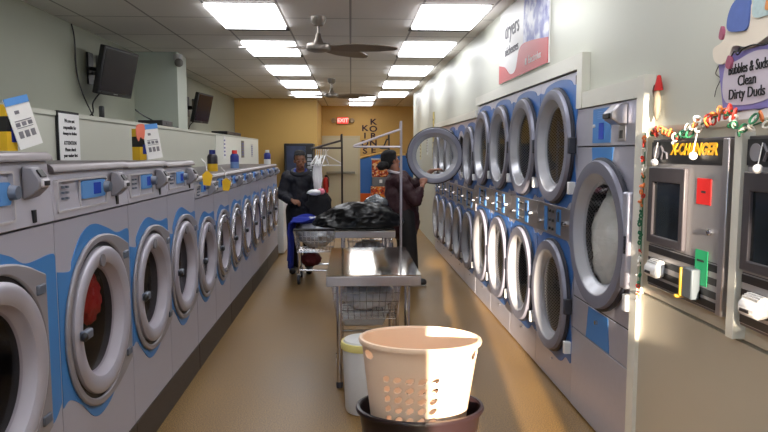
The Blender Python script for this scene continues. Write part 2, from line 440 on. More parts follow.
# ------------------------------------------------------------ ceiling fans
def fan(x, y, rot, label):
    t = thing('ceiling_fan', label, 'ceiling fan', (x, y, 2.9), rot, 'ceiling fans')
    B().lathe([(0.0, -.001), (.075, -.001), (.07, -.05), (.045, -.085), (0, -.09)], n=24).build('canopy', M_NICKEL, t, smooth=True)
    B().tube([(0, 0, -.08), (0, 0, -.22)], .013).build('downrod', M_NICKEL, t, smooth=True)
    B().lathe([(0, -.16), (.022, -.16), (.03, -.2), (.05, -.25), (.115, -.262), (.125, -.29), (.115, -.32), (.06, -.335), (0, -.335)], n=28).build('motor', M_NICKEL, t, smooth=True)
    for k in range(3):
        a = math.radians((0, 182, 232)[k])
        b = B()
        sec = []
        for r, w in ((.1, .045), (.2, .065), (.35, .085), (.6, .07), (.74, .035), (.77, .01)):
            sec.append([(r, -w, -.297 + w*.3), (r, w*0.8, -.30 - w*.24), (r, w*0.8, -.293 - w*.24), (r, -w, -.29 + w*.3)])
        R = [[b.bm.verts.new(p) for p in q] for q in sec]
        for A, C in zip(R, R[1:]):
            for i in range(4): b.bm.faces.new((A[i], A[(i+1) % 4], C[(i+1) % 4], C[i]))
        b.bm.faces.new(R[0]); b.bm.faces.new(R[-1][::-1])
        b.build('blade', mat('brown grey fan blade', (134, 124, 114), 0.35, 0.5), t, rot=(0, 0, a), smooth=True)
fan(-0.31, 5.95, math.radians(179), 'brushed nickel three blade ceiling fan nearest the camera')
fan(-0.34, 10.9, math.radians(178), 'brushed nickel ceiling fan farther back, before the yellow wall')

# ------------------------------------------------------------ washers
def wave_decal(b, w, cz, up, lo, R, y0, y1):
    h = w / 2 - 0.004
    a = [(-h, up - .03), (-h*.72, up - .045), (-R*.72, up + .0), (-R*.45, cz + R*1.08), (-R*.1, cz + R*1.16), (R*.35, cz + R*1.06), (R*.66, up + .045), (h*.92, up + .05), (h, up + .035)]
    c = [(h, lo + .03), (h*.85, lo - .02), (R*.62, lo - .05), (R*.2, cz - R*1.1), (-R*.25, cz - R*1.12), (-R*.65, lo - .03), (-h*.85, lo + .03), (-h, lo + .02)]
    b.plate([(max(-h, min(h, x)), z) for x, z in smooth_line(a, 6) + smooth_line(c, 6)], [circ(0, cz, R*.9, 40)], y0, y1)
def washer(label, y0, y1, h, seam, cz, R, up, lo, big, group, chrome=False):
    w = (y1 - y0)*K - .006
    z0 = 0.17
    t = thing('washing_machine', label, 'washing machine', (XL, (y0 + y1)/2, z0), PI/2, group)
    H = h - z0; cz -= z0; seam -= z0; up -= z0; lo -= z0; hw = w/2; D = .74
    rh = R*.72
    b = B(); b.plate(rect(-hw, 0.006, hw, seam - .004), [circ(0, cz, rh + .02, 40)], 0, .02)
    b.box(-hw, -hw + .01, .02, D, 0.006, H - .05); b.box(hw - .01, hw, .02, D, 0.006, H - .05); b.box(-hw + .01, hw - .01, D - .01, D, 0.006, H - .05); b.box(-hw + .01, hw - .01, .02, D - .01, seam - .02, seam - .005)
    b.build('cabinet', M_BODY, t)
    # control fascia
    f = B().hexa([(-hw, -.006, seam + .004), (hw, -.006, seam + .004), (hw, D, seam + .004), (-hw, D, seam + .004)],
                 [(-hw, .012, H - .032), (hw, .012, H - .032), (hw, D, H - .032), (-hw, D, H - .032)]).build('control_panel', M_PANEL, t, bevel=.004)
    fz0, fz1 = seam + .03, H - .062
    fx0, fx1 = -hw + .025, hw - .29
    b = B(); b.plate(rrect(fx0, fz0, fx1, fz1, .012), [rrect(fx0 + .008, fz0 + .008, fx1 - .008, fz1 - .008, .01)], -.010, .01)
    b.build('panel_border', M_PANELF, f)
    mx = fx0 + (fx1 - fx0)*.42
    B().box(mx, mx + .004, -.008, .0, fz0, fz1).build('panel_divider', M_PANELF, f)
    dx0 = fx0 + (fx1-fx0)*.44; dzc = (fz0 + fz1)/2 + .015
    B().plate(rrect(dx0, dzc - .04, fx1 - .03, dzc + .035, .015), [], -.012, .004).build('display', M_SKYB, f)
    B().plate(rrect(dx0 + (fx1-dx0)*.42, dzc - .026, dx0 + (fx1-dx0)*.70, dzc + .024, .004), [], -.014, -.01).build('screen', M_LCD, f)
    B().lathe([(0, -.034), (.022, -.032), (.026, -.012), (.03, 0)], (fx1 - .03, -.004, dzc), 'y', 20).build('knob', M_KNOB, f, smooth=True)
    b = B()
    for k in range(3):
        b.box(fx0 + .05, fx0 + .065, -.011, 0, fz1 - .035 - k*.022, fz1 - .026 - k*.022)
        b.box(fx0 + .085, fx0 + .10, -.011, 0, fz1 - .035 - k*.022, fz1 - .026 - k*.022)
    b.build('buttons', M_KNOB, f)
    # rolled top
    n = 8; prof = [(D, H - .032), (-.010, H - .032)]
    for k in range(n + 1):
        a = PI + (PI/2)*k/n*-1
        prof.append((.02 + .03*math.cos(a), H - .032 + .032*math.sin(a)))
    prof += [(D, H)]
    B().prism_x(prof, -hw, hw).build('top_cover', M_TOP, t, smooth=True)
    # coin box at the right end of the fascia
    cx = hw - .19
    c = B().prism_x([(.0, H - .048), (-.035, H - .052), (-.062, H - .095), (-.062, H - .125), (-.03, H - .155), (0, H - .165)], cx - .034, cx + .034).build('coin_box', mat('grey coin box', (132, 129, 136), 0.4, 0.2), t, bevel=.006)
    b = B(); b.box(cx - .027, cx + .027, -.070, -.058, H - .123, H - .092); b.build('coin_bezel', M_PANELF, c, bevel=.006)
    b = B(); b.box(cx - .019, cx + .019, -.073, -.066, H - .116, H - .100); b.build('coin_slot', M_BLACK, c)
    b = B(); b.hexa([(cx - .020, -.043, H - .064), (cx + .020, -.043, H - .064), (cx + .020, -.058, H - .088), (cx - .020, -.058, H - .088)],
                    [(cx - .020, -.047, H - .060), (cx + .020, -.047, H - .060), (cx + .020, -.063, H - .084), (cx - .020, -.063, H - .084)]); b.build('coin_display', M_BLACK, c)
    B().box(cx + .02, cx + .045, -.009, .01, seam + .015, seam + .06).build('coin_return', M_BLACK, t)
    # blue wave
    b = B(); wave_decal(b, w, cz, up, lo, R*1.13, -.003, 0.0); b.build('blue_wave', M_BLUE, t)
    # surround with square right side
    def outl(r, k):
        out = []
        for i in range(64):
            a = 2*PI*i/64; x, z = r*math.cos(a), r*math.sin(a)
            if x > 0 and abs(z) < r*.80: x = r*.96
            elif x > 0: x = min(r*.96, x*1.45)
            out.append((x, cz + z))
        return out
    b = B(); b.plate(outl(R*1.15, 1), [circ(0, cz, R*1.05, 56)], -.018, -.001)
    b.build('door_surround', mat('grey door surround', (150, 146, 153), 0.3, 0.2), t, bevel=.007)
    b = B(); b.plate(circ(0, cz, R*1.07, 48), [circ(0, cz, R*.77, 48)], -.005, .0); b.build('shadow_gap', M_BLACK, t)  # black ring painted in for the shade between surround and door
    m = mat('chromed door ring', (182, 180, 186), 0.2, 0.8) if chrome else M_RING
    dr = B().lathe([(R*.99, -.006), (R*.99, -.022), (R*.965, -.031), (R*.90, -.035), (R*.80, -.030), (R*.765, -.022)], (0, 0, cz), 'y', 72).build('door', m, t, smooth=True)
    B().lathe([(R*.765, -.022), (R*.735, .014), (R*.70, .03)], (0, 0, cz), 'y', 72).build('inner_ring', M_RINGIN, dr, smooth=True)
    B().lathe([(R*.72, .022), (R*.4, .026), (0, .028)], (0, 0, cz), 'y', 48).build('door_glass', M_DGLASS, dr, smooth=True)
    B().box(-R*.93, -R*.68, -.058, -.03, cz - .02, cz + .02).build('door_handle', M_KNOB, dr, bevel=.008)
    B().ball((-R*.93, -.052, cz), (.014, .016, .02), 2).build('handle_grip', M_BLACK, dr, smooth=True)
    for sg in (-1, 1):
        q = cz + sg*R*.74
        B().box(R*.84, R*1.03, -.026, -.004, q - .018, q + .018).build('hinge', M_KNOB, dr, bevel=.005)
    B().lathe([(0, -.0405), (.028, -.0405), (.028, -.03)], (0, 0, cz), 'y', 16).build('badge', mat('badge grey', (120, 116, 122), 0.4), dr, loc=(-R*.12, 0, R*.82))
    B().lathe([(rh + .018, .03), (rh + .06, .09), (rh + .06, .55), (0, .56)], (0, 0, cz), 'y', 40).build('drum', M_DRUM, t, smooth=True)
    return t
GW = 'front loading washers in the left row'
washer('large grey front loader at the left edge of the frame, nearest the camera', 1.46, 2.32, 1.60, 1.335, .87, .325, 1.17, .6, True, GW)
washer('grey front loader with blue wave and red laundry inside, second from camera', 2.32, 3.08, 1.555, 1.335, .855, .33, 1.17, .58, True, GW)
washer('grey front loader with detergent box on top, third in the left row', 3.08, 3.73, 1.55, 1.335, .84, .305, 1.15, .58, True, GW)
washer('fourth grey front loader in left row, last of the tall ones', 3.73, 4.38, 1.54, 1.335, .835, .305, 1.13, .58, True, GW)
sm = ['small washer with yellow tag, first after the tall washers', 'second small washer past the tall ones, paired with blue yellow bottle', 'third small washer past the tall ones in left row',
      'fourth small washer past the tall ones, by the red topped bottle', 'fifth small washer past the tall ones in left row', 'sixth small washer past the tall ones in left row',
      'third small washer from the far end of the left row', 'second small washer from the far end of left row', 'small washer at the far end of left row under white bottle']
for i in range(8):
    y0 = 4.38 + i*.6
    washer(sm[i] if i < 7 else sm[8], y0, y0 + .6, 1.42, 1.26, .79, .272, 1.07, .55, False, GW, chrome=i > 0)

# laundry in the second washer
def lump(name, c, r, m, label, cat, seed=0, amp=.25, sub=4, freq=3.0, group=None, flat=None, parent=None, xmin=None):
    b = B(); bmesh.ops.create_icosphere(b.bm, subdivisions=sub, radius=1)
    off = Vector((seed*3.7, seed*1.3, seed*7.1))
    for v in b.bm.verts:
        n = v.co.normalized()
        k = 1 + amp*noise.fractal(n*freq + off, 1.0, 2.0, 4) + amp*.5*abs(noise.noise(n*freq*2.5 + off))
        v.co = Vector((n.x*r[0]*k, n.y*r[1]*k, n.z*r[2]*k))
        if flat is not None and v.co.z < flat: v.co.z = flat
        if xmin is not None and v.co.x < xmin: v.co.x = xmin
    o = b.build(name, m, parent, loc=c if parent else (c[0], c[1]*K, c[2]), smooth=True, angle=180)
    if label: tag(o, label, cat, group)
    return o
lump('laundry_load', (-1.215, 2.75, .93), (.05, .12, .11), mat('red cloth', (170, 34, 28), 0.9), 'red laundry behind the glass of the second washer', 'laundry', 3)

# tags hanging on the washers
for i, (y, z, lb) in enumerate(((4.42, 1.42, 'yellow paper tag hanging on first small washer'), (5.08, 1.34, 'yellow paper tag hanging lower on second small washer'))):
    t = thing('hanging_tag', lb, 'tag', (-1.045, y, z), math.radians(28), 'yellow tags on washers')
    B().plate([(-.03, -.06), (.022, -.065), (.04, .01), (0, .05), (-.036, .015)], [], -.002, .002).build('paper_tag', M_YELP, t)
    B().tube([(0, 0, .04), (-.01, 0, .10), (-.03, .03, .13)], .004, 6).build('string', M_WHITE, t)

# two white top loaders past the row
for i, lb in enumerate(('white top loading washer just past the front loaders', 'white top loading washer, last before the back wall')):
    t = thing('top_loader', lb, 'washing machine', (XL + .08, 9.65 + i*.75, 0), PI/2, 'white top loaders')
    B().box(-.33, .33, 0, .66, .02, .95).build('cabinet', M_WHITE, t, bevel=.015)
    B().box(-.30, .30, .02, .5, .95, .972).build('lid', M_WHITE, t, bevel=.008)
    B().prism_x([(.5, .95), (.66, .95), (.66, 1.12), (.57, 1.12)], -.33, .33).build('console', M_PANEL, t, bevel=.01)

# ------------------------------------------------------------ dryers
def corner_decal(b, w, cz, R, y0, y1, z0, z1):
    hw = w/2 - .004
    a = [(-hw, z1 - .05), (-hw*.8, z1 - .06), (-R*.62, z1 - .02), (0, z1 + .0), (R*.62, z1 - .02), (hw*.8, z1 - .06), (hw, z1 - .05)]
    c = [(hw, z1 - .24), (hw*.93, cz + .1), (hw*.93, cz - .1), (hw, z0 + .2), (hw, z0 + .05), (hw*.75, z0 + .06), (R*.5, z0 + .0), (0, z0 - .0), (-R*.5, z0 + .0), (-hw*.75, z0 + .06), (-hw, z0 + .05), (-hw, z0 + .2), (-hw*.93, cz - .1), (-hw*.93, cz + .1), (-hw, z1 - .24)]
    L = [(max(-hw, min(hw, x)), z) for x, z in smooth_line(a, 4) + smooth_line(c, 4)]
    L = [q for i, q in enumerate(L) if (Vector(q) - Vector(L[i-1])).length > 1e-4]
    b.plate(L, [circ(0, cz, R*.9, 40)], y0, y1)
def dryer_door(t, cz, R, hy=0.0, opened=False, s=1.0):
    ro, ri = R, R*.70
    d = B().lathe([(ro*.965, -.016), (ro*.965, -.044), (ro*.95, -.052), (ro*.82, -.053), (ro*.795, -.05)], (0, 0, cz), 'y', 72).build('door', M_DRING, t, smooth=True)
    B().lathe([(ro*.92, -.004), (ro*1.0, -.008), (ro*1.0, -.024), (ro*.955, -.03)], (0, 0, cz), 'y', 72).build('gasket', M_GASK, d, smooth=True)
    B().lathe([(ro*.795, -.05), (ro*.775, -.046), (ri*.97, .0), (ri*.93, .005)], (0, 0, cz), 'y', 72).build('inner_cone', M_DRINGIN, d, smooth=True, angle=30)
    B().lathe([(0, -.004), (ri*.98, -.004)], (0, 0, cz), 'y', 48).build('door_glass', M_GLASS, d)
    B().box(ro*.92, ro*1.01, -.05, -.001, cz - .05, cz + .05).build('hinge', M_GASK, d, bevel=.006)
    B().box(ro*.93, ro*1.02, -.045, -.001, cz - R*.78, cz - R*.58).build('hinge_plate', M_WHITE, d, bevel=.004)
    B().box(-ro*1.02, -ro*.93, -.03, -.001, cz - .03, cz + .03).build('latch', M_GASK, d, bevel=.004)
    return d
def drum(t, cz, r, D=.62):
    B().lathe([(r*1.02, .021), (r*1.12, .06), (r*1.15, D)], (0, 0, 0), 'y', 48).build('drum', M_PERF, t, loc=(0, 0, cz), smooth=True)
    B().lathe([(r*1.15, D), (r*.4, D - .02), (0, D - .02)], (0, 0, 0), 'y', 48).build('drum_back', M_PERF, t, loc=(0, 0, cz), smooth=True)
def dryer_stack(label, y0, y1, top, zu, Ru, zl, Rl, m0, m1, group, open_upper=False, spot=False):
    w = (y1 - y0)*K - .006; hw = w/2
    t = thing('stacked_dryer', label, 'dryer', (XR, (y0 + y1)/2, 0), -PI/2, group)
    b = B()
    b.plate(rect(-hw, .012, hw, m0 - .003), [circ(0, zl, Rl*.72, 40)], 0, .02)
    b.plate(rect(-hw, m1 + .003, hw, top), [circ(0, zu, Ru*.72, 40)], 0, .02)
    b.box(-hw, -hw + .01, .02, .85, .012, top); b.box(hw - .01, hw, .02, .85, .012, top); b.box(-hw + .01, hw - .01, .02, .85, top - .02, top)
    b.box(-hw + .01, hw - .01, .84, .85, .012, top - .02)
    b.build('cabinet', M_DSTEEL, t)
    cp = B().box(-hw, hw, -.008, .02, m0, m1).build('control_strip', M_STEEL, t, bevel=.003)
    mh = m1 - m0; mc = (m0 + m1)/2
    for s in (-1, 1):
        B().box(-.10*s - .045, -.10*s + .045, -.011, -.006, m0 + .02, m1 - .02).build('display', M_BLUE, cp) if s == -1 else B().box(-.22, -.15, -.011, -.006, m0 + .02, m1 - .02).build('display', M_BLUE, cp)
    B().box(.075, .125, -.013, -.01, mc, m1 - .04).build('screen', M_GASK, cp)
    for i in range(2):
        for k in range(3): B().lathe([(0, -.02), (.009, -.02), (.011, -.006)], (-.08 + i*.07, 0, m0 + .045 + k*(mh - .09)/2), 'y', 10).build('button', M_BLACK, cp)
    B().lathe([(0, -.03), (.016, -.03), (.02, -.006)], (.24, 0, mc), 'y', 16).build('lock', M_CHROME, cp, smooth=True)
    B().lathe([(0, -.03), (.012, -.03), (.014, -.006)], (-.29, 0, mc - .03), 'y', 12).build('lock', M_CHROME, cp, smooth=True)
    b = B(); corner_decal(b, w, zu, Ru, -.003, 0, zu - Ru*1.08, zu + Ru*1.12); b.build('blue_wave', M_DBLUE, t)
    b = B(); corner_decal(b, w, zl, Rl, -.003, 0, zl - Rl*1.06, zl + Rl*1.1); b.build('blue_wave', M_DBLUE, t)
    d = dryer_door(t, zu, Ru)
    if open_upper:
        # swung out about the hinge on the near side
        d.location = (hw, -.02, 0)
        d.rotation_euler = (0, 0, math.radians(86))
        off = Vector((-hw, .02, 0))
        me = d.data; me.transform(Matrix.Translation(off))
        for c in d.children: c.data.transform(Matrix.Translation(off))
    dryer_door(t, zl, Rl)
    drum(t, zu, Ru*.70); drum(t, zl, Rl*.70)
    B().lathe([(0, -.012), (.008, -.012), (.008, 0)], (0.02, 0, zl - Rl - .06), 'y', 10).build('lock', M_CHROME, t)
    if spot: B().plate(rrect(hw - .05, top - .075, hw - .03, top - .02, .006), [], -.004, 0).build('badge', M_BLACK, t)
    return t
GD = 'stacked dryers along the right wall'
Y = [3.65, 4.385, 5.12, 5.855, 6.59]
dl = ['tall stacked dryer right beside the single big dryer', 'second tall stacked dryer along the right wall from big dryer', 'third tall stacked dryer along right wall from big dryer', 'fourth tall stacked dryer, next to the shorter ones']
for i in range(4): dryer_stack(dl[i], Y[i], Y[i+1], 2.09, 1.64, .388, .625, .388, 1.03, 1.24, GD, spot=(i == 0))
ds = ['first of the shorter stacked dryers, closed round doors', 'shorter stacked dryer with its upper door swung open', 'third shorter stacked dryer, behind the open door', 'fourth shorter stacked dryer along right wall', 'shorter stacked dryer at the far end of the row']
for i in range(5):
    y0 = 6.60 + i*.65
    dryer_stack(ds[i], y0, y0 + .65, 1.97, 1.555, .345, .57, .345, .94, 1.17, GD, open_upper=(i == 1))

# the single big dryer
t = thing('large_dryer', 'single big grey dryer with white bedding behind its round door', 'dryer', (XR, 3.245, 0), -PI/2)
hw = .397*K; cz, R = 1.145, .425
b = B(); b.plate(rect(-hw, .712, hw, 1.628), [circ(0, cz, R*.74, 48)], 0, .02)
b.box(-hw, -hw + .01, .02, .9, .012, 1.855); b.box(hw - .01, hw, .02, .9, .012, 1.855); b.box(-hw + .01, hw - .01, .02, .9, 1.835, 1.855); b.box(-hw + .01, hw - .01, .89, .9, .012, 1.835)
b.build('cabinet', M_DSTEEL, t)
B().box(-hw, hw, -.004, .02, .012, .505).build('lower_panel', M_DSTEEL, t, bevel=.003)
lp = B().box(-hw, hw, -.004, .02, .512, .705).build('lint_drawer', M_DSTEEL, t, bevel=.003)
B().plate([(-.19, .515), (.16, .515), (.13, .702), (-.16, .702)], [], -.007, -.003).build('blue_label', M_BLUE, lp)
B().lathe([(0, -.02), (.012, -.02), (.014, 0)], (-.02, 0, .64), 'y', 12).build('lock', M_CHROME, lp, smooth=True)
B().box(-hw, hw, .0, .02, .705, .712).build('seam', M_BLACK, t)
cp = B().box(-hw, hw, -.006, .02, 1.634, 1.855).build('control_panel', M_DSTEEL, t, bevel=.003)
B().box(-.17, .09, -.009, -.005, 1.65, 1.84).build('blue_label', M_BLUE, cp)
B().box(-.075, -.005, -.011, -.008, 1.67, 1.76).build('screen', M_LCD, cp)
b = B()
for k in range(4): b.box(-.10, .0, -.0105, -.008, 1.785 + k*.012, 1.789 + k*.012)
b.build('print', mat('faint print', (120, 160, 220), 0.5), cp)
B().lathe([(0, -.02), (.009, -.02), (.01, -.005)], (-.14, 0, 1.745), 'y', 12).build('button', M_WHITE, cp, smooth=True)
c = B().prism_x([(-.005, 1.845), (-.05, 1.84), (-.09, 1.80), (-.09, 1.765), (-.05, 1.74), (-.005, 1.74)], .19, .30).build('coin_box', M_STEEL, t, bevel=.006)
B().box(.205, .285, -.10, -.086, 1.768, 1.795).build('coin_slot', M_BLACK, c, bevel=.004)
B().box(.2, .29, -.012, 0, 1.655, 1.735).build('coin_return', M_STEEL, t, bevel=.004)
B().box(.225, .265, -.016, -.01, 1.67, 1.71).build('return_flap', M_BLACK, t)
B().plate([(-.17, cz + R*.86), (.10, cz + R*.86), (.12, 1.626), (-.19, 1.626)], [], -.003, -.0005).build('blue_label', M_BLUE, t)
d = dryer_door(t, cz, R)
B().box(.37, hw - .004, -.05, -.001, cz - .22, cz + .26).build('hinge_cover', M_DSTEEL, d, bevel=.01)
drum(t, cz, R*.72)
bpy.context.view_layer.update()
lump('bed_sheet', (1.515, 3.30, 1.07), (.115, .28, .30), mat('white bedding', (234, 230, 222), 0.9, bump=.4, scale=9), 'white bedding bundled inside the big dryer drum', 'bedding', 5, .2, xmin=-.115)

# ------------------------------------------------------------ change machines
def changer(yc, label, full):
    t = thing('change_machine', label, 'change machine', (1.385, yc, 1.0), -PI/2, 'change machines')
    hw = .305; h = .655
    cab = B().box(-hw, hw, -.035, .005, 0, h).build('cabinet', mat('dark grey frame', (88, 84, 86), 0.35, 0.4), t, bevel=.004)
    B().box(hw - .035, hw + .004, -.045, .005, .0, h - .005).build('side_rail', M_STEEL, t, bevel=.004)
    B().box(-hw + .012, hw - .04, -.040, -.034, .19, h - .105).build('face_plate', mat('silver face', (172, 168, 168), 0.35, 0.5), t)
    hd = B().box(-hw + .006, hw - .04, -.042, -.034, h - .1, h - .012).build('header', M_BLACK, t)
    text('X·CHANGER' if False else 'X-CHANGER', .062, mat('yellow orange letters', (236, 176, 30), 0.5), hd, (.055, -.043, h - .046), sx=.98, shear=.25, bold=.0025)
    text('Serving Satisfied Customers' if False else 'Bill Changer', .017, M_PAPER, hd, (.05, -.043, h - .084)) if False else None
    b = B(); b.lathe([(0, -.046), (.03, -.046), (.03, -.041)], (-hw + .055, 0, h - .056), 'y', 20)
    b.build('emblem', mat('grey emblem', (130, 127, 132), 0.5), hd)
    b = B()
    b.tube([(-hw + .10, -.044, h - .03), (-hw + .12, -.044, h - .055), (-hw + .105, -.044, h - .085)], .006, 6); b.tube([(-hw + .12, -.044, h - .055), (-hw + .15, -.044, h - .06), (-hw + .155, -.044, h - .085)], .005, 6)
    b.build('emblem_figure', mat('dim emblem', (84, 82, 88), 0.5), hd)
    b = B(); b.plate(rect(-hw + .018, .2, .03, h - .12), [rect(-hw + .058, .235, -.005, h - .185)], -.058, -.038)
    w = b.build('window_frame', mat('charcoal frame', (58, 54, 58), 0.4), t, bevel=.004)
    B().box(-hw + .056, -.003, -.046, -.042, .233, h - .183).build('screen', mat('dark screen', (24, 30, 34), 0.12), w)
    B().lathe([(0, -.055), (.013, -.05), (.013, -.04)], (.205, 0, .30), 'y', 14).build('key_lock', M_CHROME, t, smooth=True)
    B().box(.10, .2, -.0425, -.0395, .40, .50).build('red_card', mat('red card', (214, 30, 26), 0.6), t)
    B().box(.135, .165, -.0435, -.042, .444, .452).build('card_print', M_INK, t)
    B().box(-hw + .012, hw - .04, -.040, -.034, .012, .185).build('lower_plate', mat('silver face', (172, 168, 168), 0.35, 0.5), t)
    b = B()
    for z in (.155, .105, .055, .015): b.box(-hw + .012, hw - .04, -.0425, -.0395, z, z + .027)
    b.build('black_stripes', M_BLACK, t)
    hop = B().prism_x([(-.04, .135), (-.065, .132), (-.092, .10), (-.092, .065), (-.075, .057), (-.04, .063)], -.235, -.13).build('bill_acceptor', M_WHITE, t, bevel=.012)
    B().box(-.215, -.165, -.095, -.088, .073, .085).build('slot', M_BLACK, hop, bevel=.002)
    b = B()
    for k in range(3): b.box(-.225, -.14, -.080 + k*.008, -.072 + k*.008, .118 + k*.005, .124 + k*.005)
    b.build('ridges', M_GREYP, hop)
    if full:
        B().box(.115, .205, -.0445, -.0425, .09, .225).build('green_card', mat('green card', (30, 160, 104), 0.6), t)
        B().box(.13, .18, -.0455, -.044, .18, .188).build('card_print', M_INK, t)
        cd = B().box(.085, .16, -.08, -.043, .03, .15).build('coin_cup', mat('slate cup', (70, 78, 84), 0.5), t, bevel=.006)
        b = B(); b.box(.07, .084, -.085, -.045, .03, .145); b.box(.05, .07, -.075, -.045, .03, .045)
        b.box(.035, .05, -.085, -.045, .016, .03); b.build('yellow_guard', mat('brass yellow metal', (220, 178, 60), 0.35, 0.3), cd, bevel=.004)
    return t
changer(2.365, 'change machine with yellow X-CHANGER header and red and green cards', True)
changer(1.715, 'second change machine cut off by the right edge of the photo', False)

# garland of little bows, on top and down the side
def garland(label, path, n, loc):
    t = thing('garland', label, 'garland', loc)
    mats = [('red_ribbon', mat('red ribbon', (196, 56, 44), 0.5)), ('green_ribbon', mat('green ribbon', (40, 112, 76), 0.5)), ('orange_ribbon', mat('orange ribbon', (232, 128, 66), 0.5)), ('white_ribbon', mat('white ribbon', (232, 226, 214), 0.6))]
    P = [Vector(p) for p in smooth_line(path, 10)]
    rnd = random.Random(len(label))
    for i in range(n):
        u = (i + .5)/n*(len(P) - 1); k = int(u); c = P[k].lerp(P[min(k+1, len(P)-1)], u - k)
        j = (0, 1, 2, 2, 0, 3, 1, 2)[rnd.randrange(8)]
        if n > 30: j = (j + int(u/7)) % 4 if rnd.random() < .5 else (0, 2, 1, 3)[int(u/9) % 4]
        r = rnd.uniform(.011, .020) if n > 50 else rnd.uniform(.006, .011)
        e = Euler((rnd.uniform(0, PI), rnd.uniform(0, PI), rnd.uniform(0, PI))).to_matrix()
        o = Vector((rnd.uniform(-.012, .0), rnd.uniform(-1, 1)*r, rnd.uniform(-.018, .018)))
        B().tube([c + o + e @ Vector((math.cos(a)*r, math.sin(a)*r*.7, 0)) for a in [2*PI*q/10 for q in range(10)]], .0042, 5, closed=True).build(mats[j][0], mats[j][1], t, smooth=True)
    B().tube(path if len(path) > 2 else path, .003, 5).build('cord', mat('green ribbon', (22, 104, 62), 0.5), t)
garland('red green orange bow garland along the ledge above change machines', [(0, 0, 0), (-.005, -.12, .01), (-.01, -.25, -.02), (-.005, -.38, .02), (-.01, -.5, .05), (-.01, -.62, .07), (-.02, -.70, .0), (-.01, -.85, .03), (0, -1.2, .02)], 60, (1.355, 2.66, 1.675))
garland('thin bow garland hanging down beside the first change machine', [(0, 0, 0), (-.004, -.005, -.2), (0, .004, -.4), (-.004, -.004, -.6), (0, 0, -.8)], 45, (1.372, 2.757, 1.69))
for i, (y, z, lb) in enumerate(((2.57, 1.555, 'white ball ornament hanging at left end of X-CHANGER header'), (2.275, 1.585, 'white ball ornament hanging before the last letters of X-CHANGER'), (1.90, 1.545, 'white ball ornament on the second change machine'))):
    t = thing('ball_ornament', lb, 'ornament', (1.322, y, z), 0, 'white ball ornaments')
    B().ball((0, 0, 0), .016, 3).build('ball', M_WHITE, t, smooth=True)
    B().tube([(0, 0, .014), (.006, 0, .05), (.012, 0, .085)], .002, 5).build('thread', M_WHITE, t)
t = thing('wall_ornament', 'red capped cream tassel ornament hanging on the white wall', 'ornament', (1.40, 2.71, 1.85), -PI/2)
B().lathe([(0, .10), (.012, .095), (.022, .06), (.028, .03), (.0, .025)], n=16, sy=.6).build('cap', mat('red felt', (196, 36, 32), 0.8), t, smooth=True)
lump('tassel', (0, -.004, -.03), (.024, .014, .07), mat('cream wool', (150, 136, 116), 0.9), None, None, 2, .2, 3, parent=t)
lump('scarf', (-.022, -.006, .03), (.016, .01, .028), mat('dark brown cloth', (84, 50, 40), 0.8), None, None, 4, .2, 2, parent=t)

# ------------------------------------------------------------ signs on the right wall
t = thing('wall_banner', 'white dryers banner with cloud picture and red wave, high on right wall', 'sign', (1.418, 5.0, 0), -PI/2)
bw = .775; z0, z1 = 2.235, 2.875
B().box(-bw, bw, -.012, 0, z0, z1).build('board', mat('white banner', (224, 222, 220), 0.4), t)
B().plate(rect(.08, z0 + .16, bw, z1), [], -.015, -.011).build('cloud_picture', M_CLOUD, t)
wv = smooth_line([(-bw, z0 + .17), (-bw + .22, z0 + .13), (-bw + .42, z0 + .05), (-bw + .62, z0 + .06), (-.02, z0 + .22), (.25, z0 + .235), (bw, z0 + .18)], 8)
B().plate([(bw, z0), (-bw, z0)] + wv, [], -.018, -.013).build('red_wave', mat('banner red', (190, 66, 68), 0.4), t)
M_GR = mat('grey print', (120, 118, 124), 0.6)
text('dryers', .21, M_GR, t, (-.32, -.014, z1 - .20), sx=.95); text('sécheuses', .115, M_GR, t, (-.32, -.014, z1 - .38), sx=1.05)
text('Electrolux', .085, M_PAPER, t, (.44, -.019, z0 + .085))
B().box(.17, .215, -.020, -.016, z0 + .06, z0 + .11).build('logo', M_PAPER, t)

t = thing('wash_tub_sign', 'painted purple wash tub sign reading Bubbles and Suds Clean Dirty Duds', 'sign', (1.415, 2.075, 1.712), -PI/2)
M_PUR = mat('lavender paint', (126, 116, 176), 0.6, var=.12, scale=8); M_CRM = mat('cream paint', (226, 214, 196), 0.6, var=.06, scale=10)
B().plate([(-.15, .035), (.15, .035), (.205, .235), (.1, .25), (-.1, .245), (-.205, .24)], [], -.022, 0).build('tub', M_PUR, t, bevel=.003)
B().plate(smooth_line([(-.13, .07), (.13, .07), (.165, .2), (.05, .235), (-.08, .215), (-.15, .2)], 5, True), [], -.024, -.02).build('tub_front', mat('pale lavender', (196, 186, 196), 0.6, var=.08, scale=8), t)
B().plate(smooth_line([(-.20, .005), (-.16, .05), (-.10, .035), (-.05, .03), (0, .045), (.06, .03), (.12, .04), (.19, .05), (.21, 0), (0, -.01)], 5, True), [], -.018, .0).build('foam', mat('white paint', (228, 224, 222), 0.6), t)
B().plate(smooth_line([(-.215, .235), (-.225, .28), (-.16, .30), (-.13, .35), (-.05, .36), (.02, .40), (.12, .385), (.21, .34), (.215, .25), (.13, .275), (.02, .25), (-.09, .27), (-.12, .225), (-.17, .215)], 5, True), [], -.03, -.004).build('laundry_pile', M_CRM, t)
B().plate(smooth_line([(-.12, .33), (-.13, .37), (-.10, .42), (-.03, .445), (.0, .44), (.0, .325), (-.05, .315)], 5, True), [], -.036, -.028).build('blue_garment', mat('denim blue', (84, 106, 170), 0.7, var=.15, scale=30), t)
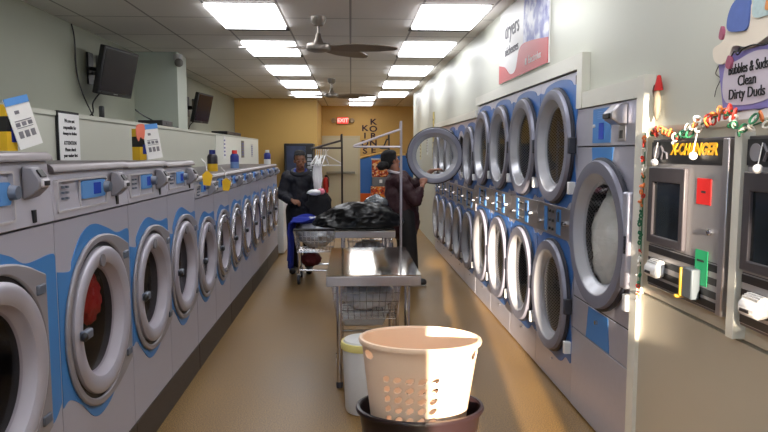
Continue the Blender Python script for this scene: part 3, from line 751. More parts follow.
for q in ([(-.185, .32), (-.17, .355), (-.155, .32), (-.17, .305)], [(-.13, .205), (-.115, .24), (-.095, .215), (-.105, .19)]):
    B().plate(smooth_line(q, 5, True), [], -.034, -.022).build('pink_patch', mat('dusty pink', (160, 84, 106), 0.7), t)
B().plate(smooth_line([(.02, .36), (.06, .47), (.2, .45), (.2, .36), (.1, .34)], 5, True), [], -.034, -.028).build('checked_cloth', mat('pale teal cloth', (176, 196, 196), 0.7, var=.2, scale=60), t)
B().plate(smooth_line([(.1, .36), (.12, .43), (.16, .45), (.15, .37)], 5, True), [], -.04, -.033).build('orange_patch', mat('orange cloth', (214, 140, 80), 0.7), t)
b = B(); b.tube(smooth_line([(-.1, -.03, .235), (-.08, -.03, .25), (-.06, -.03, .235), (-.03, -.03, .25), (.03, -.03, .255), (.1, -.03, .245), (.15, -.03, .26)], 5), .003, 5)
b.build('clothes_line', M_INK, t)
b = B(); b.tube(smooth_line([(-.2, -.01, .23), (-.235, -.01, .19), (-.20, -.01, .165), (-.225, -.01, .13), (-.235, -.01, .10)], 6), .0018, 5); b.build('wire', M_DKMETAL, t)
for s, z, w in (('Bubbles & Suds', .185, 1.0), ('Clean', .14, 1.0), ('Dirty Duds', .095, 1.0)): text(s, .053, M_INK, t, (-.005, -.0255, z), sx=.72 if '&' in s else .9)
b = None
# yellowed notices at the far end of the right wall
for y, z0, z1, w, m, lb in ((10.3, 1.5, 2.28, .07, mat('yellow strip', (196, 176, 96), 0.6), 'tall narrow yellow notice strip on far right wall'),
                            (11.1, 1.55, 2.0, .06, M_PAPER, 'narrow paper notice left of the yellow strip'), (12.2, 1.45, 2.05, .09, mat('cream notice', (214, 200, 150), 0.6), 'cream paper notice near the end of the right wall')):
    t = thing('wall_notice', lb, 'notice', (1.418, y, 0), -PI/2)
    B().box(-w, w, -.012, 0, z0, z1).build('sheet', m, t)
    b = B()
    for k in range(7): b.box(-w*.6, w*.6, -.0145, -.011, z0 + .05 + k*(z1 - z0 - .1)/7, z0 + .05 + k*(z1 - z0 - .1)/7 + .03)
    b.build('print', mat('brown print', (110, 92, 60), 0.7), t)

# ------------------------------------------------------------ left wall fittings
def tv(loc, rz, label, cable):
    t = thing('television', label, 'television', loc, rz, 'wall televisions')
    s = B().box(-.355, .355, -.03, .035, -.255, .255).build('screen_case', M_BLACK, t, bevel=.012, rot=(math.radians(13), 0, 0))
    B().box(-.325, .325, -.033, -.028, -.215, .228).build('screen', mat('dark tv screen', (34, 27, 36), 0.2, 0, 0.25), s)
    B().box(-.04, .04, -.034, -.03, -.236, -.23).build('badge', M_GREYP, s)
    b = B(); b.box(-.06, .06, .03, .07, -.10, .10); b.tube([(0, .06, .0), (.10, .15, 0), (.0, .26, .0)], .02, 8)
    b.build('mount_arm', M_BLACK, t)
    c = B(); c.tube(smooth_line(cable, 6), .008, 6); c.build('cable', M_BLACK, t)
    return t
t = tv((-2.55, 6.78, 2.46), math.radians(80), 'larger wall television on a bracket, nearer on the left wall', [(-.28, .02, -.22), (-.32, .1, -.34), (-.30, .12, -.45), (-.34, .2, -.52)])
t = tv((-2.56, 10.6, 2.35), math.radians(82), 'smaller looking television farther back on the left wall', [(-.28, .02, -.22), (-.32, .1, -.30), (-.3, .15, -.42)])
# brackets touch the wall
for y, z, lb in ((6.75, 2.50, 'black bracket plate behind the nearer television'), (10.65, 2.38, 'black bracket plate behind the farther television')):
    t = thing('wall_bracket', lb, 'bracket', (-2.83, y, z), PI/2, 'television brackets')
    B().box(-.07, .07, -.02, 0, -.17, .17).build('plate', M_BLACK, t)
    B().tube([(0, -.02, 0), (-.03, -.08, -.01), (-.05, -.15, -.02)], .022, 8).build('arm', M_BLACK, t)
    B().box(-.09, .09, -.14, -.10, -.02, .13).build('hub', mat('grey hub', (120, 118, 116), 0.4, 0.5), t, bevel=.01)
def ky(L): return [(x, y*K, z) for x, y, z in L]
c = B(); c.tube(smooth_line(ky([(-2.815, 6.34, 2.89), (-2.81, 6.38, 2.75), (-2.815, 6.4, 2.5), (-2.81, 6.42, 2.36), (-2.78, 6.45, 2.2), (-2.7, 6.4, 2.05), (-2.65, 6.45, 1.9)]), 8), .008, 6)
tag(c.build('cable', M_BLACK, smooth=True), 'black cable running from ceiling down the left wall to television', 'cable')
c = B(); c.tube(smooth_line(ky([(-2.3, 6.6, 2.05), (-2.25, 6.8, 1.98), (-2.05, 6.9, 1.878), (-2.0, 7.1, 1.878)]), 8), .008, 6)
tag(c.build('cable', M_BLACK, smooth=True), 'short black cable drooping over the partition edge below television', 'cable')
c = B(); c.box(-2.03, -1.99, 4.98*K, 5.01*K, 1.871, 1.97); tag(c.build('power_adapter', M_BLACK, bevel=.01), 'black power adapter standing on partition edge below the nearer television', 'adapter')
for y0, y1, lb in ((6.35, 6.75, 'flat black media player on the partition ledge below nearer television'), (9.6, 10.9, 'flat black box on partition ledge below farther television')):
    t = thing('media_player', lb, 'media player', (-2.0, (y0 + y1)/2, 1.87), PI/2, 'black boxes on the ledge')
    B().box(-(y1-y0)/2, (y1-y0)/2, -.05, .2, .004, .06).build('case', M_BLACK, t, bevel=.006)
    B().box(-.05, .05, -.053, -.05, .02, .04).build('display', M_GASK, t)
t = thing('security_camera', 'small dome security camera on the corner of the wall pier', 'camera', (-2.24, 8.05, 2.78))
B().lathe([(0, .08), (.06, .08), (.06, .03), (.045, 0), (0, 0)], n=20).build('bracket', M_GREYP, t, smooth=True)
B().ball((.02, -.04, -.03), .055, 3).build('dome', mat('smoked dome', (120, 118, 112), 0.15), t, smooth=True)

# notice on the partition
t = thing('wall_notice', 'white printed notice in thin black frame on left partition', 'notice', (-1.935, 4.24, 0), PI/2)
B().box(-.17, .17, -.006, 0.012, 1.54, 1.875).build('frame', M_INK, t)
B().box(-.163, .163, -.009, -.004, 1.542, 1.858).build('sheet', M_PAPER, t)
for s, z, sz in (('We are not', 1.81, .034), ('responsible for', 1.765, .034), ('damage to clothes', 1.725, .03), ('ATTENTION', 1.66, .036), ('Please check', 1.615, .034), ('your washer first', 1.575, .032)):
    text(s, sz, M_INK, t, (0, -.0095, z), bold=.0006)
# papers on the white board
for y, z0, z1, w, m, lb in ((9.35, 1.5, 1.84, .09, M_PAPER, 'white price strip on the laminate board behind small washers'), (10.9, 1.5, 1.80, .14, mat('brown picture', (120, 112, 96), 0.7), 'brown picture sheet on the laminate board'), (11.9, 1.5, 1.75, .1, M_GREYP, 'grey sheet at the far end of the laminate board')):
    t = thing('wall_notice', lb, 'notice', (-1.939, y, 0), PI/2)
    B().box(-w, w, -.006, 0, z0, z1).build('sheet', m, t)
    b = B()
    for k in range(5): b.box(-w*.7, w*.5, -.008, -.005, z0 + .04 + k*(z1-z0-.06)/5, z0 + .04 + k*(z1-z0-.06)/5 + .025)
    b.build('print', M_BLUEP, t)

# boxes with price cards on the washers
def soap(loc, rz, label, s, tilt, pink):
    t = thing('detergent_box', label[0], 'detergent box', loc, rz)
    b = B().box(-.055*s, .0, .0, .065*s, 0.002, .085*s).build('lower_carton', M_YELP, t)
    B().box(-.055*s, .0, .0, .065*s, .085*s, .15*s).build('black_band', M_BLACK, t)
    B().box(-.055*s, .0, .0, .065*s, .15*s, .20*s).build('upper_carton', M_YELP, t)
    B().box(-.03*s, .001, -.003, .04*s, .04*s, .10*s).build('blue_patch', M_BLUEP, t)
    c = thing('price_card', label[1], 'card', loc, rz)
    cd = B().plate(rect(0, 0, .13*s, .22*s), [], -.006, -.002).build('card', M_PAPER, c, loc=(-.005, -.012, .004), rot=(math.radians(-6), math.radians(-tilt), 0))
    B().box(0, .13*s, -.008, -.005, .19*s, .222*s).build('blue_header', M_SKYB, cd)
    b = B()
    for k in range(3): b.box(.035*s + k*.006*s, .042*s + k*.008*s, -.008, -.005, .15*s, .165*s)
    b.box(.02*s, .11*s, -.008, -.005, .118*s, .122*s); b.box(.02*s, .11*s, -.008, -.005, .088*s, .091*s)
    for r in range(2):
        for k in range(3): b.box((.02 + k*.034)*s, (.042 + k*.034)*s, -.008, -.005, (.096 - r*.045)*s, (.113 - r*.045)*s) if r == 0 else b.box((.02 + k*.034)*s, (.042 + k*.034)*s, -.008, -.005, .045*s, .075*s)
    b.build('print', mat('grey card print', (120, 118, 124), 0.7), cd)
    if pink: B().plate(smooth_line([(-.07, .11), (-.055, .135), (-.03, .125), (-.02, .18), (-.03, .21), (-.08, .2), (-.085, .15)], 4, True), [], -.014, -.009).build('pink_tag', M_PINKT, c)
soap((-1.22, 2.27, 1.602), math.radians(70), ('yellow and black detergent box on nearest washer, behind price card', 'leaning price card with blue header on the nearest washer'), .84, 15, False)
soap((-1.2, 3.60, 1.551), math.radians(62), ('yellow and black detergent box on top of third washer', 'price card with pink tag leaning on the third washer'), .92, 6, True)
def bottle(loc, label, cols, s=1):
    t = thing('detergent_bottle', label, 'bottle', loc, 0, 'detergent bottles on the washers')
    H = .2*s; r = .048*s
    B().lathe([(0, 0), (r, 0), (r, H*.35)], n=20).build('base_label', cols[0], t, smooth=True)
    B().lathe([(r, H*.35), (r, H*.68), (r*.8, H*.78), (r*.5, H*.82)], n=20).build('body', cols[1], t, smooth=True)
    B().lathe([(r*.55, H*.80), (r*.62, H*.82), (r*.58, H), (0, H)], n=20).build('cap', cols[2], t, smooth=True)
bottle((-1.30, 5.72, 1.42), 'dark bottle with blue cap and yellow base on small washer', (M_YELP, mat('dark label', (40, 34, 44), 0.4), M_BLUEP), 1.0)
bottle((-1.30, 6.80, 1.42), 'blue bottle with red cap on a middle small washer', (mat('pale blue label', (110, 140, 190), 0.4), M_BLUEP, M_REDP), 1.0)
bottle((-1.25, 9.07, 1.42), 'white bottle with dark blue band on the last washer', (M_WHITE, M_BLUEP, M_WHITE), 1.05)

# ------------------------------------------------------------ back of the shop
t = thing('exit_sign', 'red lit EXIT sign with two lamp heads on the yellow wall', 'sign', (-.23, 17.3, 2.49))
B().box(-.17, .17, -.06, 0, -.1, .1).build('housing', mat('beige housing', (190, 150, 110), 0.5), t, bevel=.01)
f = B().box(-.155, .155, -.065, -.058, -.085, .085).build('face', mat('pink red lit face', (255, 70, 60), 0.5, emit=.75), t)
text('EXIT', .15, mat('bright red letters', (255, 190, 180), 0.5, emit=1.0), t, (0, -.067, 0), bold=.004)
for s in (-1, 1):
    B().lathe([(0, -.1), (.06, -.1), (.07, -.06), (.04, -.01), (0, 0)], (s*.26, 0, 0), 'y', 16).build('lamp_head', mat('grey lamp head', (150, 128, 92), 0.4), t, smooth=True)
    B().tube([(s*.16, -.03, 0), (s*.24, -.03, 0)], .015).build('lamp_arm', mat('grey lamp head', (150, 128, 92), 0.4), t)
t = thing('vending_machine', 'black drink vending machine with blue picture front behind the boy', 'vending machine', (-1.22, 14.15, 0))
B().box(-.34, .34, 0, .7, .02, 1.80).build('cabinet', M_BLACK, t, bevel=.02)
B().box(-.28, .16, -.012, 0, .75, 1.74).build('picture_front', mat('dark blue picture', (44, 54, 84), 0.3, var=.7, scale=6), t)
B().box(-.28, .16, -.012, 0, .2, .72).build('lower_front', M_GASK, t)
b = B()
for k in range(8): b.box(.20, .30, -.014, 0, .85 + k*.09, .915 + k*.09)
b.build('selection_buttons', mat('pale buttons', (150, 156, 166), 0.4), t)
t = thing('fire_extinguisher', 'red fire extinguisher hanging left of the back door', 'fire extinguisher', (-.72, 17.12, .45))
B().lathe([(0, 0), (.07, 0), (.075, .03), (.075, .36), (.05, .42), (.025, .44), (0, .44)], n=20).build('cylinder', mat('extinguisher red', (176, 34, 28), 0.35), t, smooth=True)
B().box(-.03, .05, -.015, .015, .44, .50).build('valve', M_BLACK, t, bevel=.005)
B().tube([(.04, 0, .47), (.09, 0, .40), (.085, 0, .15)], .012, 8).build('hose', M_BLACK, t)
t = thing('candy_machine', 'rack of candy dispensers with orange sweets before blue mural', 'candy machine', (.80, 16.5, 0))
B().box(-.24, .24, -.12, .12, .02, .30).build('stand_base', M_GASK, t, bevel=.01)
B().box(-.26, .26, -.15, .15, .30, .66).build('lower_bin', M_CANDY, t, bevel=.02)
B().box(-.22, .22, -.14, .14, .66, .92).build('coin_body', mat('grey coin body', (110, 112, 116), 0.4, 0.4), t, bevel=.015)
B().box(-.03, .05, -.155, -.14, .76, .85).build('price_label', M_PAPER, t)
B().box(-.23, .23, -.15, .15, .92, 1.38).build('upper_bin', M_CANDY, t, bevel=.02)
B().box(-.25, .25, -.16, .16, 1.38, 1.42).build('lid', M_GREYP, t, bevel=.008)

# ------------------------------------------------------------ folding tables
def table(loc, label, L=1.26):
    t = thing('folding_table', label, 'table', loc, 0, 'steel folding tables')
    w, h = .31, .80
    B().box(-w, w, 0, L, h - .006, h).build('tabletop', mat('brushed table steel', (172, 168, 158), 0.08, 0.95, var=.05, scale=50, stretch=(1, .05, 1)), t)
    b = B(); b.box(-w, w, 0, .02, h - .075, h - .006); b.box(-w, w, L - .02, L, h - .075, h - .006); b.box(-w, -w + .02, .02, L - .02, h - .075, h - .006); b.box(w - .02, w, .02, L - .02, h - .075, h - .006)
    b.build('apron', M_STEEL, t, bevel=.006)
    for sx in (-1, 1):
        for y in (.14, L - .12):
            lg = B().tube([(sx*.23, y, .03), (sx*.23, y, h - .01)], .019, 14).build('leg', M_CHROME, t, smooth=True)
            B().lathe([(0, 0), (.022, 0), (.024, .03), (.019, .04)], (sx*.23, y, 0), n=14).build('foot', M_GASK, lg, smooth=True)
    b = B(); b.box(-.23, .23, L - .13, L - .11, .24, .27)
    b.build('crossbar', M_CHROME, t)
    return t
T1 = table((.145, 3.86, 0), 'bare steel folding table just behind the laundry baskets')
T2 = table((.14, 6.08, 0), 'steel folding table farther back carrying the black garbage bag', 1.0)

# ------------------------------------------------------------ laundry carts
def wire_basket(b, x0, x1, y0, y1, z0, z1, tp=.035, r=.0026, step=.05):
    def P(u, v, k):   # u,v in 0..1, k height
        m = tp*(1 - k)
        return (x0 + m + (x1 - x0 - 2*m)*u, y0 + m + (y1 - y0 - 2*m)*v, z0 + (z1 - z0)*k)
    for k in (0, .25, .5, .75, 1):
        b.tube([P(0,0,k), P(1,0,k), P(1,1,k), P(0,1,k)], r*(2.2 if k == 1 else 1), 5, closed=True)
    nx = max(3, int((x1-x0)/step)); ny = max(3, int((y1-y0)/step))
    for i in range(nx + 1):
        u = i/nx; b.tube([P(u,0,1), P(u,0,0), P(u,1,0), P(u,1,1)], r, 4)
    for i in range(ny + 1):
        v = i/ny; b.tube([P(0,v,1), P(0,v,0), P(1,v,0), P(1,v,1)], r, 4)
def cart(loc, w, L, label, rack=None, dark=False, zb=(.40, .66)):
    t = thing('laundry_cart', label, 'laundry cart', loc, 0, 'wire laundry carts')
    b = B(); wire_basket(b, -w/2, w/2, 0, L, zb[0], zb[1]); b.build('basket', M_CHROME, t)
    b = B()
    for y in (.07, L - .07):
        b.tube([(-w/2 + .05, y, .13), (-w/2 + .05, y, zb[0])], .011, 8); b.tube([(w/2 - .05, y, .13), (w/2 - .05, y, zb[0])], .011, 8)
    b.tube([(-w/2 + .05, .07, .17), (w/2 - .05, .07, .17), (w/2 - .05, L - .07, .17), (-w/2 + .05, L - .07, .17)], .011, 8, closed=True)
    b.build('frame', M_CHROME, t, smooth=True)
    for sx in (-1, 1):
        for y in (.07, L - .07):
            c = B().lathe([(0, -.014), (.05, -.016), (.062, -.012), (.062, .012), (.05, .016), (0, .014)], (sx*(w/2 - .05), y, .062), 'x', 20).build('wheel', M_GASK, t, smooth=True)
            q = B().lathe([(0, -.018), (.034, -.018), (.034, .018), (0, .018)], (sx*(w/2 - .05), y, .062), 'x', 16).build('hub', M_GREYP, c)
            B().box(sx*(w/2 - .05) - .022, sx*(w/2 - .05) + .022, y - .014, y + .014, .105, .135).build('fork', M_CHROME, c)
    if rack:
        px, py, zt, lx, lz, zl, m = rack
        b = B()
        b.tube(smooth_line([(px, py, .17), (px, py, zt - .04), (px - .012, py, zt - .012), (px - .04, py, zt - .01), (lx + .06, py, lz + .02), (lx + .01, py, lz)], 6), .013, 8)
        b.tube([(lx + .01, py, lz), (lx, py, (lz + zl)/2), (lx + .02, py, zl), (px, py, zl)], .012, 8)
        b.tube([(px, py, .17), (px - .1 if px > 0 else px + .1, py, .17)], .012, 8)
        b.build('hanging_rack', m, t, smooth=True)
    return t
C1 = cart((.105, 4.22, 0), .50, .62, 'wire cart with white laundry parked under the nearer table')
C2 = cart((.19, 6.26, 0), .46, .60, 'wire cart with white hanging rack under the farther table', rack=(.345, .20, 1.84, -.165, 1.665, 1.655, M_RACK))
C3 = cart((-.44, 7.15, 0), .50, .58, 'wire cart with dark hanging rack in front of the boy', rack=(.325, .55, 1.745, -.06, 1.635, 1.65, M_DKMETAL))
C4 = cart((.50, 9.7, 0), .44, .56, 'wire cart with dark rack hidden behind the woman', rack=(.13, .3, 1.81, -.02, 1.67, 1.66, M_DKMETAL))
# a handle bar on the boy's cart
B().tube([(-.25, -.01, .675), (.25, -.01, .675)], .017, 10).build('handle', M_BLACK, C3, smooth=True)
M_WC = mat('white cloth', (244, 242, 244), 0.9, bump=.3, scale=12)
lump('laundry_pile', (.12, 4.52, .52), (.19, .24, .10), M_WC, 'white laundry in the wire cart under nearer table', 'laundry', 8, .2)
lump('laundry_pile', (.19, 6.56, .53), (.17, .22, .10), M_WC, 'white laundry in the cart under the farther table', 'laundry', 9, .2)
lump('laundry_sack', (-.43, 7.42, .615), (.225, .25, .185), mat('silver grey plastic', (232, 232, 238), 0.25, 0.1), 'silver grey plastic sack bulging in the boy cart', 'bag', 12, .18, freq=4)
# basin under table
t = thing('plastic_basin', 'white plastic basin on the low rail under the nearer table', 'basin', (.09, 4.55, .285))
b = B()
for (x0, y0, z), (x1, y1, z1) in (((.15, .10, 0), (.18, .13, .13)),):
    b.hexa([(-x0, -y0, z), (x0, -y0, z), (x0, y0, z), (-x0, y0, z)], [(-x1, -y1, z1 - .02), (x1, -y1, z1 - .02), (x1, y1, z1 - .02), (-x1, y1, z1 - .02)])
b.build('tub', M_WHITE, t, bevel=.015)
b = B(); b.plate(rrect(-.19, -.14, .19, .14, .03), [rrect(-.165, -.115, .165, .115, .03)], -.006, .006); b.build('rim', M_WHITE, t, loc=(0, 0, .112), rot=(PI/2, 0, 0))

# blue blanket over the cart's left side
b = B(); NX, NY = 26, 40
gr = []
for j in range(NY):
    v = j/(NY-1); row = []
    for i in range(NX):
        u = i/(NX-1)
        y = -.04 + .58*u
        if v < .35: x = .26 - .54*(v/.35); z = .80 + .03*math.sin(v*18 + u*5) - .10*max(0, v/.35 - .6)
        else:
            q = (v - .35)/.65; x = -.28 - .07*min(1, q*4) - .02*q + .07*(1 - u)*min(1, q*3); z = .755 - .57*q
        f = .022*math.sin(u*21 + 2*v) + .014*math.sin(u*43 + 5*v)
        row.append(b.bm.verts.new((x - (f if v > .35 else 0), y + .05*(v - .5)*(1 - 2*u), z + (f*.7 if v <= .35 else .03*math.sin(u*9)))))
    gr.append(row)
for j in range(NY-1):
    for i in range(NX-1): b.bm.faces.new((gr[j][i], gr[j][i+1], gr[j+1][i+1], gr[j+1][i]))
o = b.build('blanket', mat('royal blue fleece', (24, 40, 138), 0.9), loc=(-.44, 7.2*K, .0), smooth=True, angle=180)
md = o.modifiers.new('thick', 'SOLIDIFY'); md.thickness = .014
tag(o, 'royal blue blanket draped over the left side of boy cart', 'blanket')
lump('cloth_bag', (-.50, 7.42, .275), (.12, .16, .085), mat('dark red cloth', (92, 20, 28), 0.85), 'dark red bag on the lower frame of the boy cart', 'bag', 21, .15)
# black bag on the table
M_BAG = mat('glossy black plastic bag', (8, 8, 9), 0.3, 0, 0.22, bump=.5, scale=9)
def bag(c, r, seed, label, m, amp=.22, flat=-.02):
    b = B(); bmesh.ops.create_icosphere(b.bm, subdivisions=5, radius=1)
    off = Vector((seed*3.1, seed, seed*2.3))
    for v in b.bm.verts:
        n = v.co.normalized()
        k = 1 + .6*amp*noise.noise(n*1.6 + off) + .10*(.5 - abs(noise.noise(n*5 + off))) + .06*(.4 - abs(noise.noise(n*11 + off))) + .025*(.4 - abs(noise.noise(n*24 + off)))
        zz = n.z*r[2]*k*(1 - .35*max(0, -n.x))
        v.co = Vector((n.x*r[0]*k, n.y*r[1]*k, max(flat, zz)))
    return tag(b.build('garbage_bag', m, loc=(c[0], c[1]*K, c[2]), smooth=True, angle=60), label, 'bag')
bag((.07, 6.55, .825), (.46, .34, .235), 4, 'shiny black garbage bag slumped over the farther steel table', M_BAG)
bag((.27, 6.75, 1.02), (.13, .12, .10), 5, 'small grey plastic bag lying on top of black garbage bag', mat('grey clear plastic', (96, 100, 104), 0.2, 0, 0.6, bump=.8, scale=20), .3, -.06)
# hangers
def hanger(loc, rz, label):
    t = tag(None or thing('clothes_hanger', label, 'clothes hanger', loc, rz, 'white hangers on dark rack'), label, 'clothes hanger', 'white hangers on dark rack')
    b = B(); b.tube(smooth_line([(.0, 0, -.08), (0, 0, -.03), (.02, 0, -.015), (.022, 0, .012), (0, 0, .022), (-.018, 0, .01)], 5), .0045, 6)
    b.build('hook', M_WHITE, t)
    b = B(); b.tube([(0, 0, -.08), (.2, 0, -.19), (.2, 0, -.21), (-.2, 0, -.21), (-.2, 0, -.19)], .008, 6, closed=True)
    b.build('body', M_WHITE, t)
for i in range(6):
    hanger((-.44 + i*.028 if i < 5 else -.31, 7.70, 1.64), math.radians(72 + 9*(i % 3)) if i < 5 else math.radians(18), 'white plastic hanger bunched at the left end of dark rack' if i < 5 else 'white plastic hanger turned broadside, rightmost on the dark rack')
t = lump('hanging_garment', (-.425, 7.64, 1.30), (.055, .05, .22), M_WC, 'narrow white garment hanging beside the boy on dark rack', 'garment', 6, .2)

# ------------------------------------------------------------ baskets and bin in front
def oval_wall(b, prof, ry, holes=None, n=96, c=(0,0,0)):
    pass
def basket(loc, label, rx, ry, H, tp, m, name, holes, rotz=0, tilt=0, handles=True):
    t = thing(name, label, 'laundry basket', loc, rotz); t.rotation_euler = (0, tilt, rotz)
    n = 288; nz = 110
    th = .004
    b = B(); V = {}
    def pt(i, j, o):
        a = 2*PI*i/n; k = j/nz; s = tp + (1 - tp)*k
        return ((rx*s + o)*math.cos(a), (ry*s + o)*math.sin(a), H*k)
    def vert(i, j, o):
        key = (i % n, j, o)
        if key not in V: V[key] = b.bm.verts.new(pt(i, j, o))
        return V[key]
    for j in range(nz):
        for i in range(n):
            if holes and holes(2*PI*(i + .5)/n, (j + .5)/nz): continue
            b.bm.faces.new((vert(i, j, 0), vert(i+1, j, 0), vert(i+1, j+1, 0), vert(i, j+1, 0)))
    bot = [b.bm.verts.new(pt(i, 0, 0)) for i in range(n)]; b.bm.faces.new(bot)
    bmesh.ops.remove_doubles(b.bm, verts=b.bm.verts[:], dist=1e-5)
    o = b.build('wall', m, t, smooth=True)
    md = o.modifiers.new('thick', 'SOLIDIFY'); md.thickness = .006; md.offset = 0
    b = B(); b.lathe([(1.0, -.016), (1.045, -.018), (1.06, -.006), (1.045, .004), (1.0, .006), (.98, 0)], (0, 0, 0), 'z', 96, close=True)
    for v in b.bm.verts: v.co.x *= rx; v.co.y = v.co.y*(ry + .006)
    b.build('rim', m, t, loc=(0, 0, H), smooth=True)
    return t
M_PEACH = mat('peach plastic', (238, 206, 176), 0.4, 0, 0.4)
pb = MATS['peach plastic'].node_tree.nodes['Principled BSDF']
pb.inputs['Subsurface Weight'].default_value = 0.0
def peach_holes(a, k):
    # diagonal oval holes on the front and the back, hand slots at the ends
    for ac in (math.radians(258), math.radians(258 - 180)):
        d = (a - ac + PI) % (2*PI) - PI
        for r in range(5):
            for c in range(5):
                u = d - math.radians(-28 + c*13); w = (k - (.16 + r*.117))
                x = u*.23; z = w*.40
                xr = x*math.cos(.7) + z*math.sin(.7); zr = -x*math.sin(.7) + z*math.cos(.7)
                if (xr/.0195)**2 + (zr/.013)**2 < 1: return True
    for ac in (math.radians(-24), PI + math.radians(24)):
        d = (a - ac + PI) % (2*PI) - PI
        if (d/.16)**2 + ((k - .86)/.055)**2 < 1: return True
    return False
def brown_holes(a, k):
    u = (a*14/PI) % 1
    return .25 < u < .55 and (.3 < k < .5 or .56 < k < .76)
Bx, By = .318, 2.72
basket((Bx, By, .0), 'dark brown oval laundry basket holding the peach one', .285, .205, .415, .80, mat('dark brown plastic', (36, 24, 26), 0.3, 0, 0.5), 'laundry_basket', brown_holes)
basket((Bx - .008, By, .338), 'peach oval laundry basket with diagonal holes, nested in the brown one', .272, .19, .40, .80, M_PEACH, 'laundry_basket', peach_holes, tilt=math.radians(1.2))
t = thing('waste_bin', 'white plastic bin with pale yellow bag edge left of the baskets', 'bin', (.075, 3.62, 0))
B().lathe([(0, .004), (.112, .004), (.118, .02), (.135, .44), (.127, .44), (.11, .03), (0, .025)], n=40).build('body', M_WHITE, t, smooth=True)
B().lathe([(.136, .408), (.143, .402), (.146, .425), (.14, .444), (.132, .446), (.128, .415)], n=40).build('bag_edge', mat('pale yellow plastic', (226, 212, 130), 0.4), t, smooth=True)
B().lathe([(0, .425), (.11, .43), (.128, .44), (.122, .455), (0, .46)], n=40).build('lid', M_WHITE, t, smooth=True)

# ------------------------------------------------------------ people
def capsule(b, p, q, r0, r1, n=14):
    p, q = Vector(p), Vector(q)
    N = 6
    b.tube([p.lerp(q, i/N) for i in range(N + 1)], 1.0, n, taper=[r0 + (r1 - r0)*i/N for i in range(N + 1)])
    b.ball(p, r0, 2); b.ball(q, r1, 2)
def chain(b, pts, rs):
    for i in range(len(pts) - 1): capsule(b, pts[i], pts[i+1], rs[i], rs[i+1])
def fuse(b, name, m, parent, vox=.01, it=6, noise_amp=0, label=None):
    o = b.build(name, m)
    md = o.modifiers.new('r', 'REMESH'); md.mode = 'VOXEL'; md.voxel_size = vox
    sm = o.modifiers.new('s', 'SMOOTH'); sm.iterations = it; sm.factor = .5
    bpy.context.view_layer.update()
    me = bpy.data.meshes.new_from_object(o.evaluated_get(bpy.context.evaluated_depsgraph_get()))
    o.modifiers.clear(); o.data = me
    me.materials.clear(); me.materials.append(m)
    if noise_amp:
        for v in me.vertices:
            v.co += v.normal*noise_amp*noise.fractal(v.co*14, 1, 2, 3)
    me.shade_smooth()
    o.parent = parent
    if label: o['label'] = label
    return o
def head(b, c, face, up=Vector((0, 0, 1)), s=1.0):
    # c: centre of the skull, face: horizontal facing direction
    f = Vector(face).normalized(); u = (up - f*up.dot(f)).normalized(); r = f.cross(u)
    Mx = Matrix((r, f, u)).transposed()
    e = Mx.to_euler()
    def P(x, y, z): return Vector(c) + (r*x + f*y + u*z)*s
    b.ball(P(0, -.008, .02), tuple(v*s for v in (.073, .092, .092)), 3, e)
    b.ball(P(0, .022, -.055), tuple(v*s for v in (.056, .062, .062)), 3, e)
    b.ball(P(0, .055, -.10), tuple(v*s for v in (.026, .022, .02)), 2, e)
    b.tube([P(0, .078, .012), P(0, .098, -.028), P(0, .106, -.04)], 1, 8, taper=[.009*s, .012*s, .015*s])
    b.ball(P(.014, .09, -.042), .010*s, 2); b.ball(P(-.014, .09, -.042), .010*s, 2)
    b.ball(P(0, .074, .03), tuple(v*s for v in (.05, .014, .009)), 2, e)
    for k in (-1, 1):
        b.ball(P(k*.076, -.008, -.012), tuple(v*s for v in (.010, .020, .032)), 2, e)
        b.ball(P(k*.04, .055, -.02), tuple(v*s for v in (.022, .02, .02)), 2, e)
    b.ball(P(0, .082, -.068), tuple(v*s for v in (.026, .012, .006)), 2, e); b.ball(P(0, .080, -.080), tuple(v*s for v in (.022, .012, .007)), 2, e)
    return P, e
def hand(b, wrist, d, palm_n, s=1.0, curl=.5):
    d = Vector(d).normalized(); n = Vector(palm_n); n = (n - d*n.dot(d)).normalized(); w = d.cross(n)
    W0 = Vector(wrist)
    b.ball(W0 + d*.045*s, (.022*s, .022*s, .022*s), 2)
    for k in range(4):
        o = (k - 1.5)*.019*s; L = (.072, .082, .078, .06)[k]*s
        base = W0 + d*.03*s + w*o*.8; kn = W0 + d*.088*s + w*o
        a1 = curl*.7; a2 = curl*1.5
        p1 = kn + (d*math.cos(a1) + n*math.sin(a1))*L*.5
        p2 = p1 + (d*math.cos(a2) + n*math.sin(a2))*L*.32
        p3 = p2 + (d*math.cos(a2*1.3) + n*math.sin(a2*1.3))*L*.22
        chain(b, [base, kn, p1, p2, p3], [.013*s, .0115*s, .0095*s, .0085*s, .0075*s])
    tb = W0 + d*.02*s - w*.02*s
    chain(b, [tb, tb - w*.025*s + d*.03*s + n*.008*s, tb - w*.034*s + d*.06*s + n*.02*s, tb - w*.03*s + d*.085*s + n*.03*s], [.014*s, .012*s, .0105*s, .009*s])
M_SKIN = mat('brown skin', (128, 84, 60), 0.5); M_SKIN2 = mat('warm brown skin', (150, 100, 78), 0.5)
M_HAIR = mat('black hair', (18, 15, 14), 0.8, bump=.8, scale=80)
M_NAVY = mat('navy jacket cloth', (15, 16, 28), 0.7, bump=.2, scale=30)
M_MAROON = mat('dark maroon jacket', (46, 12, 20), 0.65, bump=.2, scale=30)
M_DARKP = mat('black trousers cloth', (18, 17, 20), 0.8)
M_EYE = mat('eye white', (220, 215, 205), 0.3); M_LIP = mat('dark lips', (110, 56, 50), 0.5)
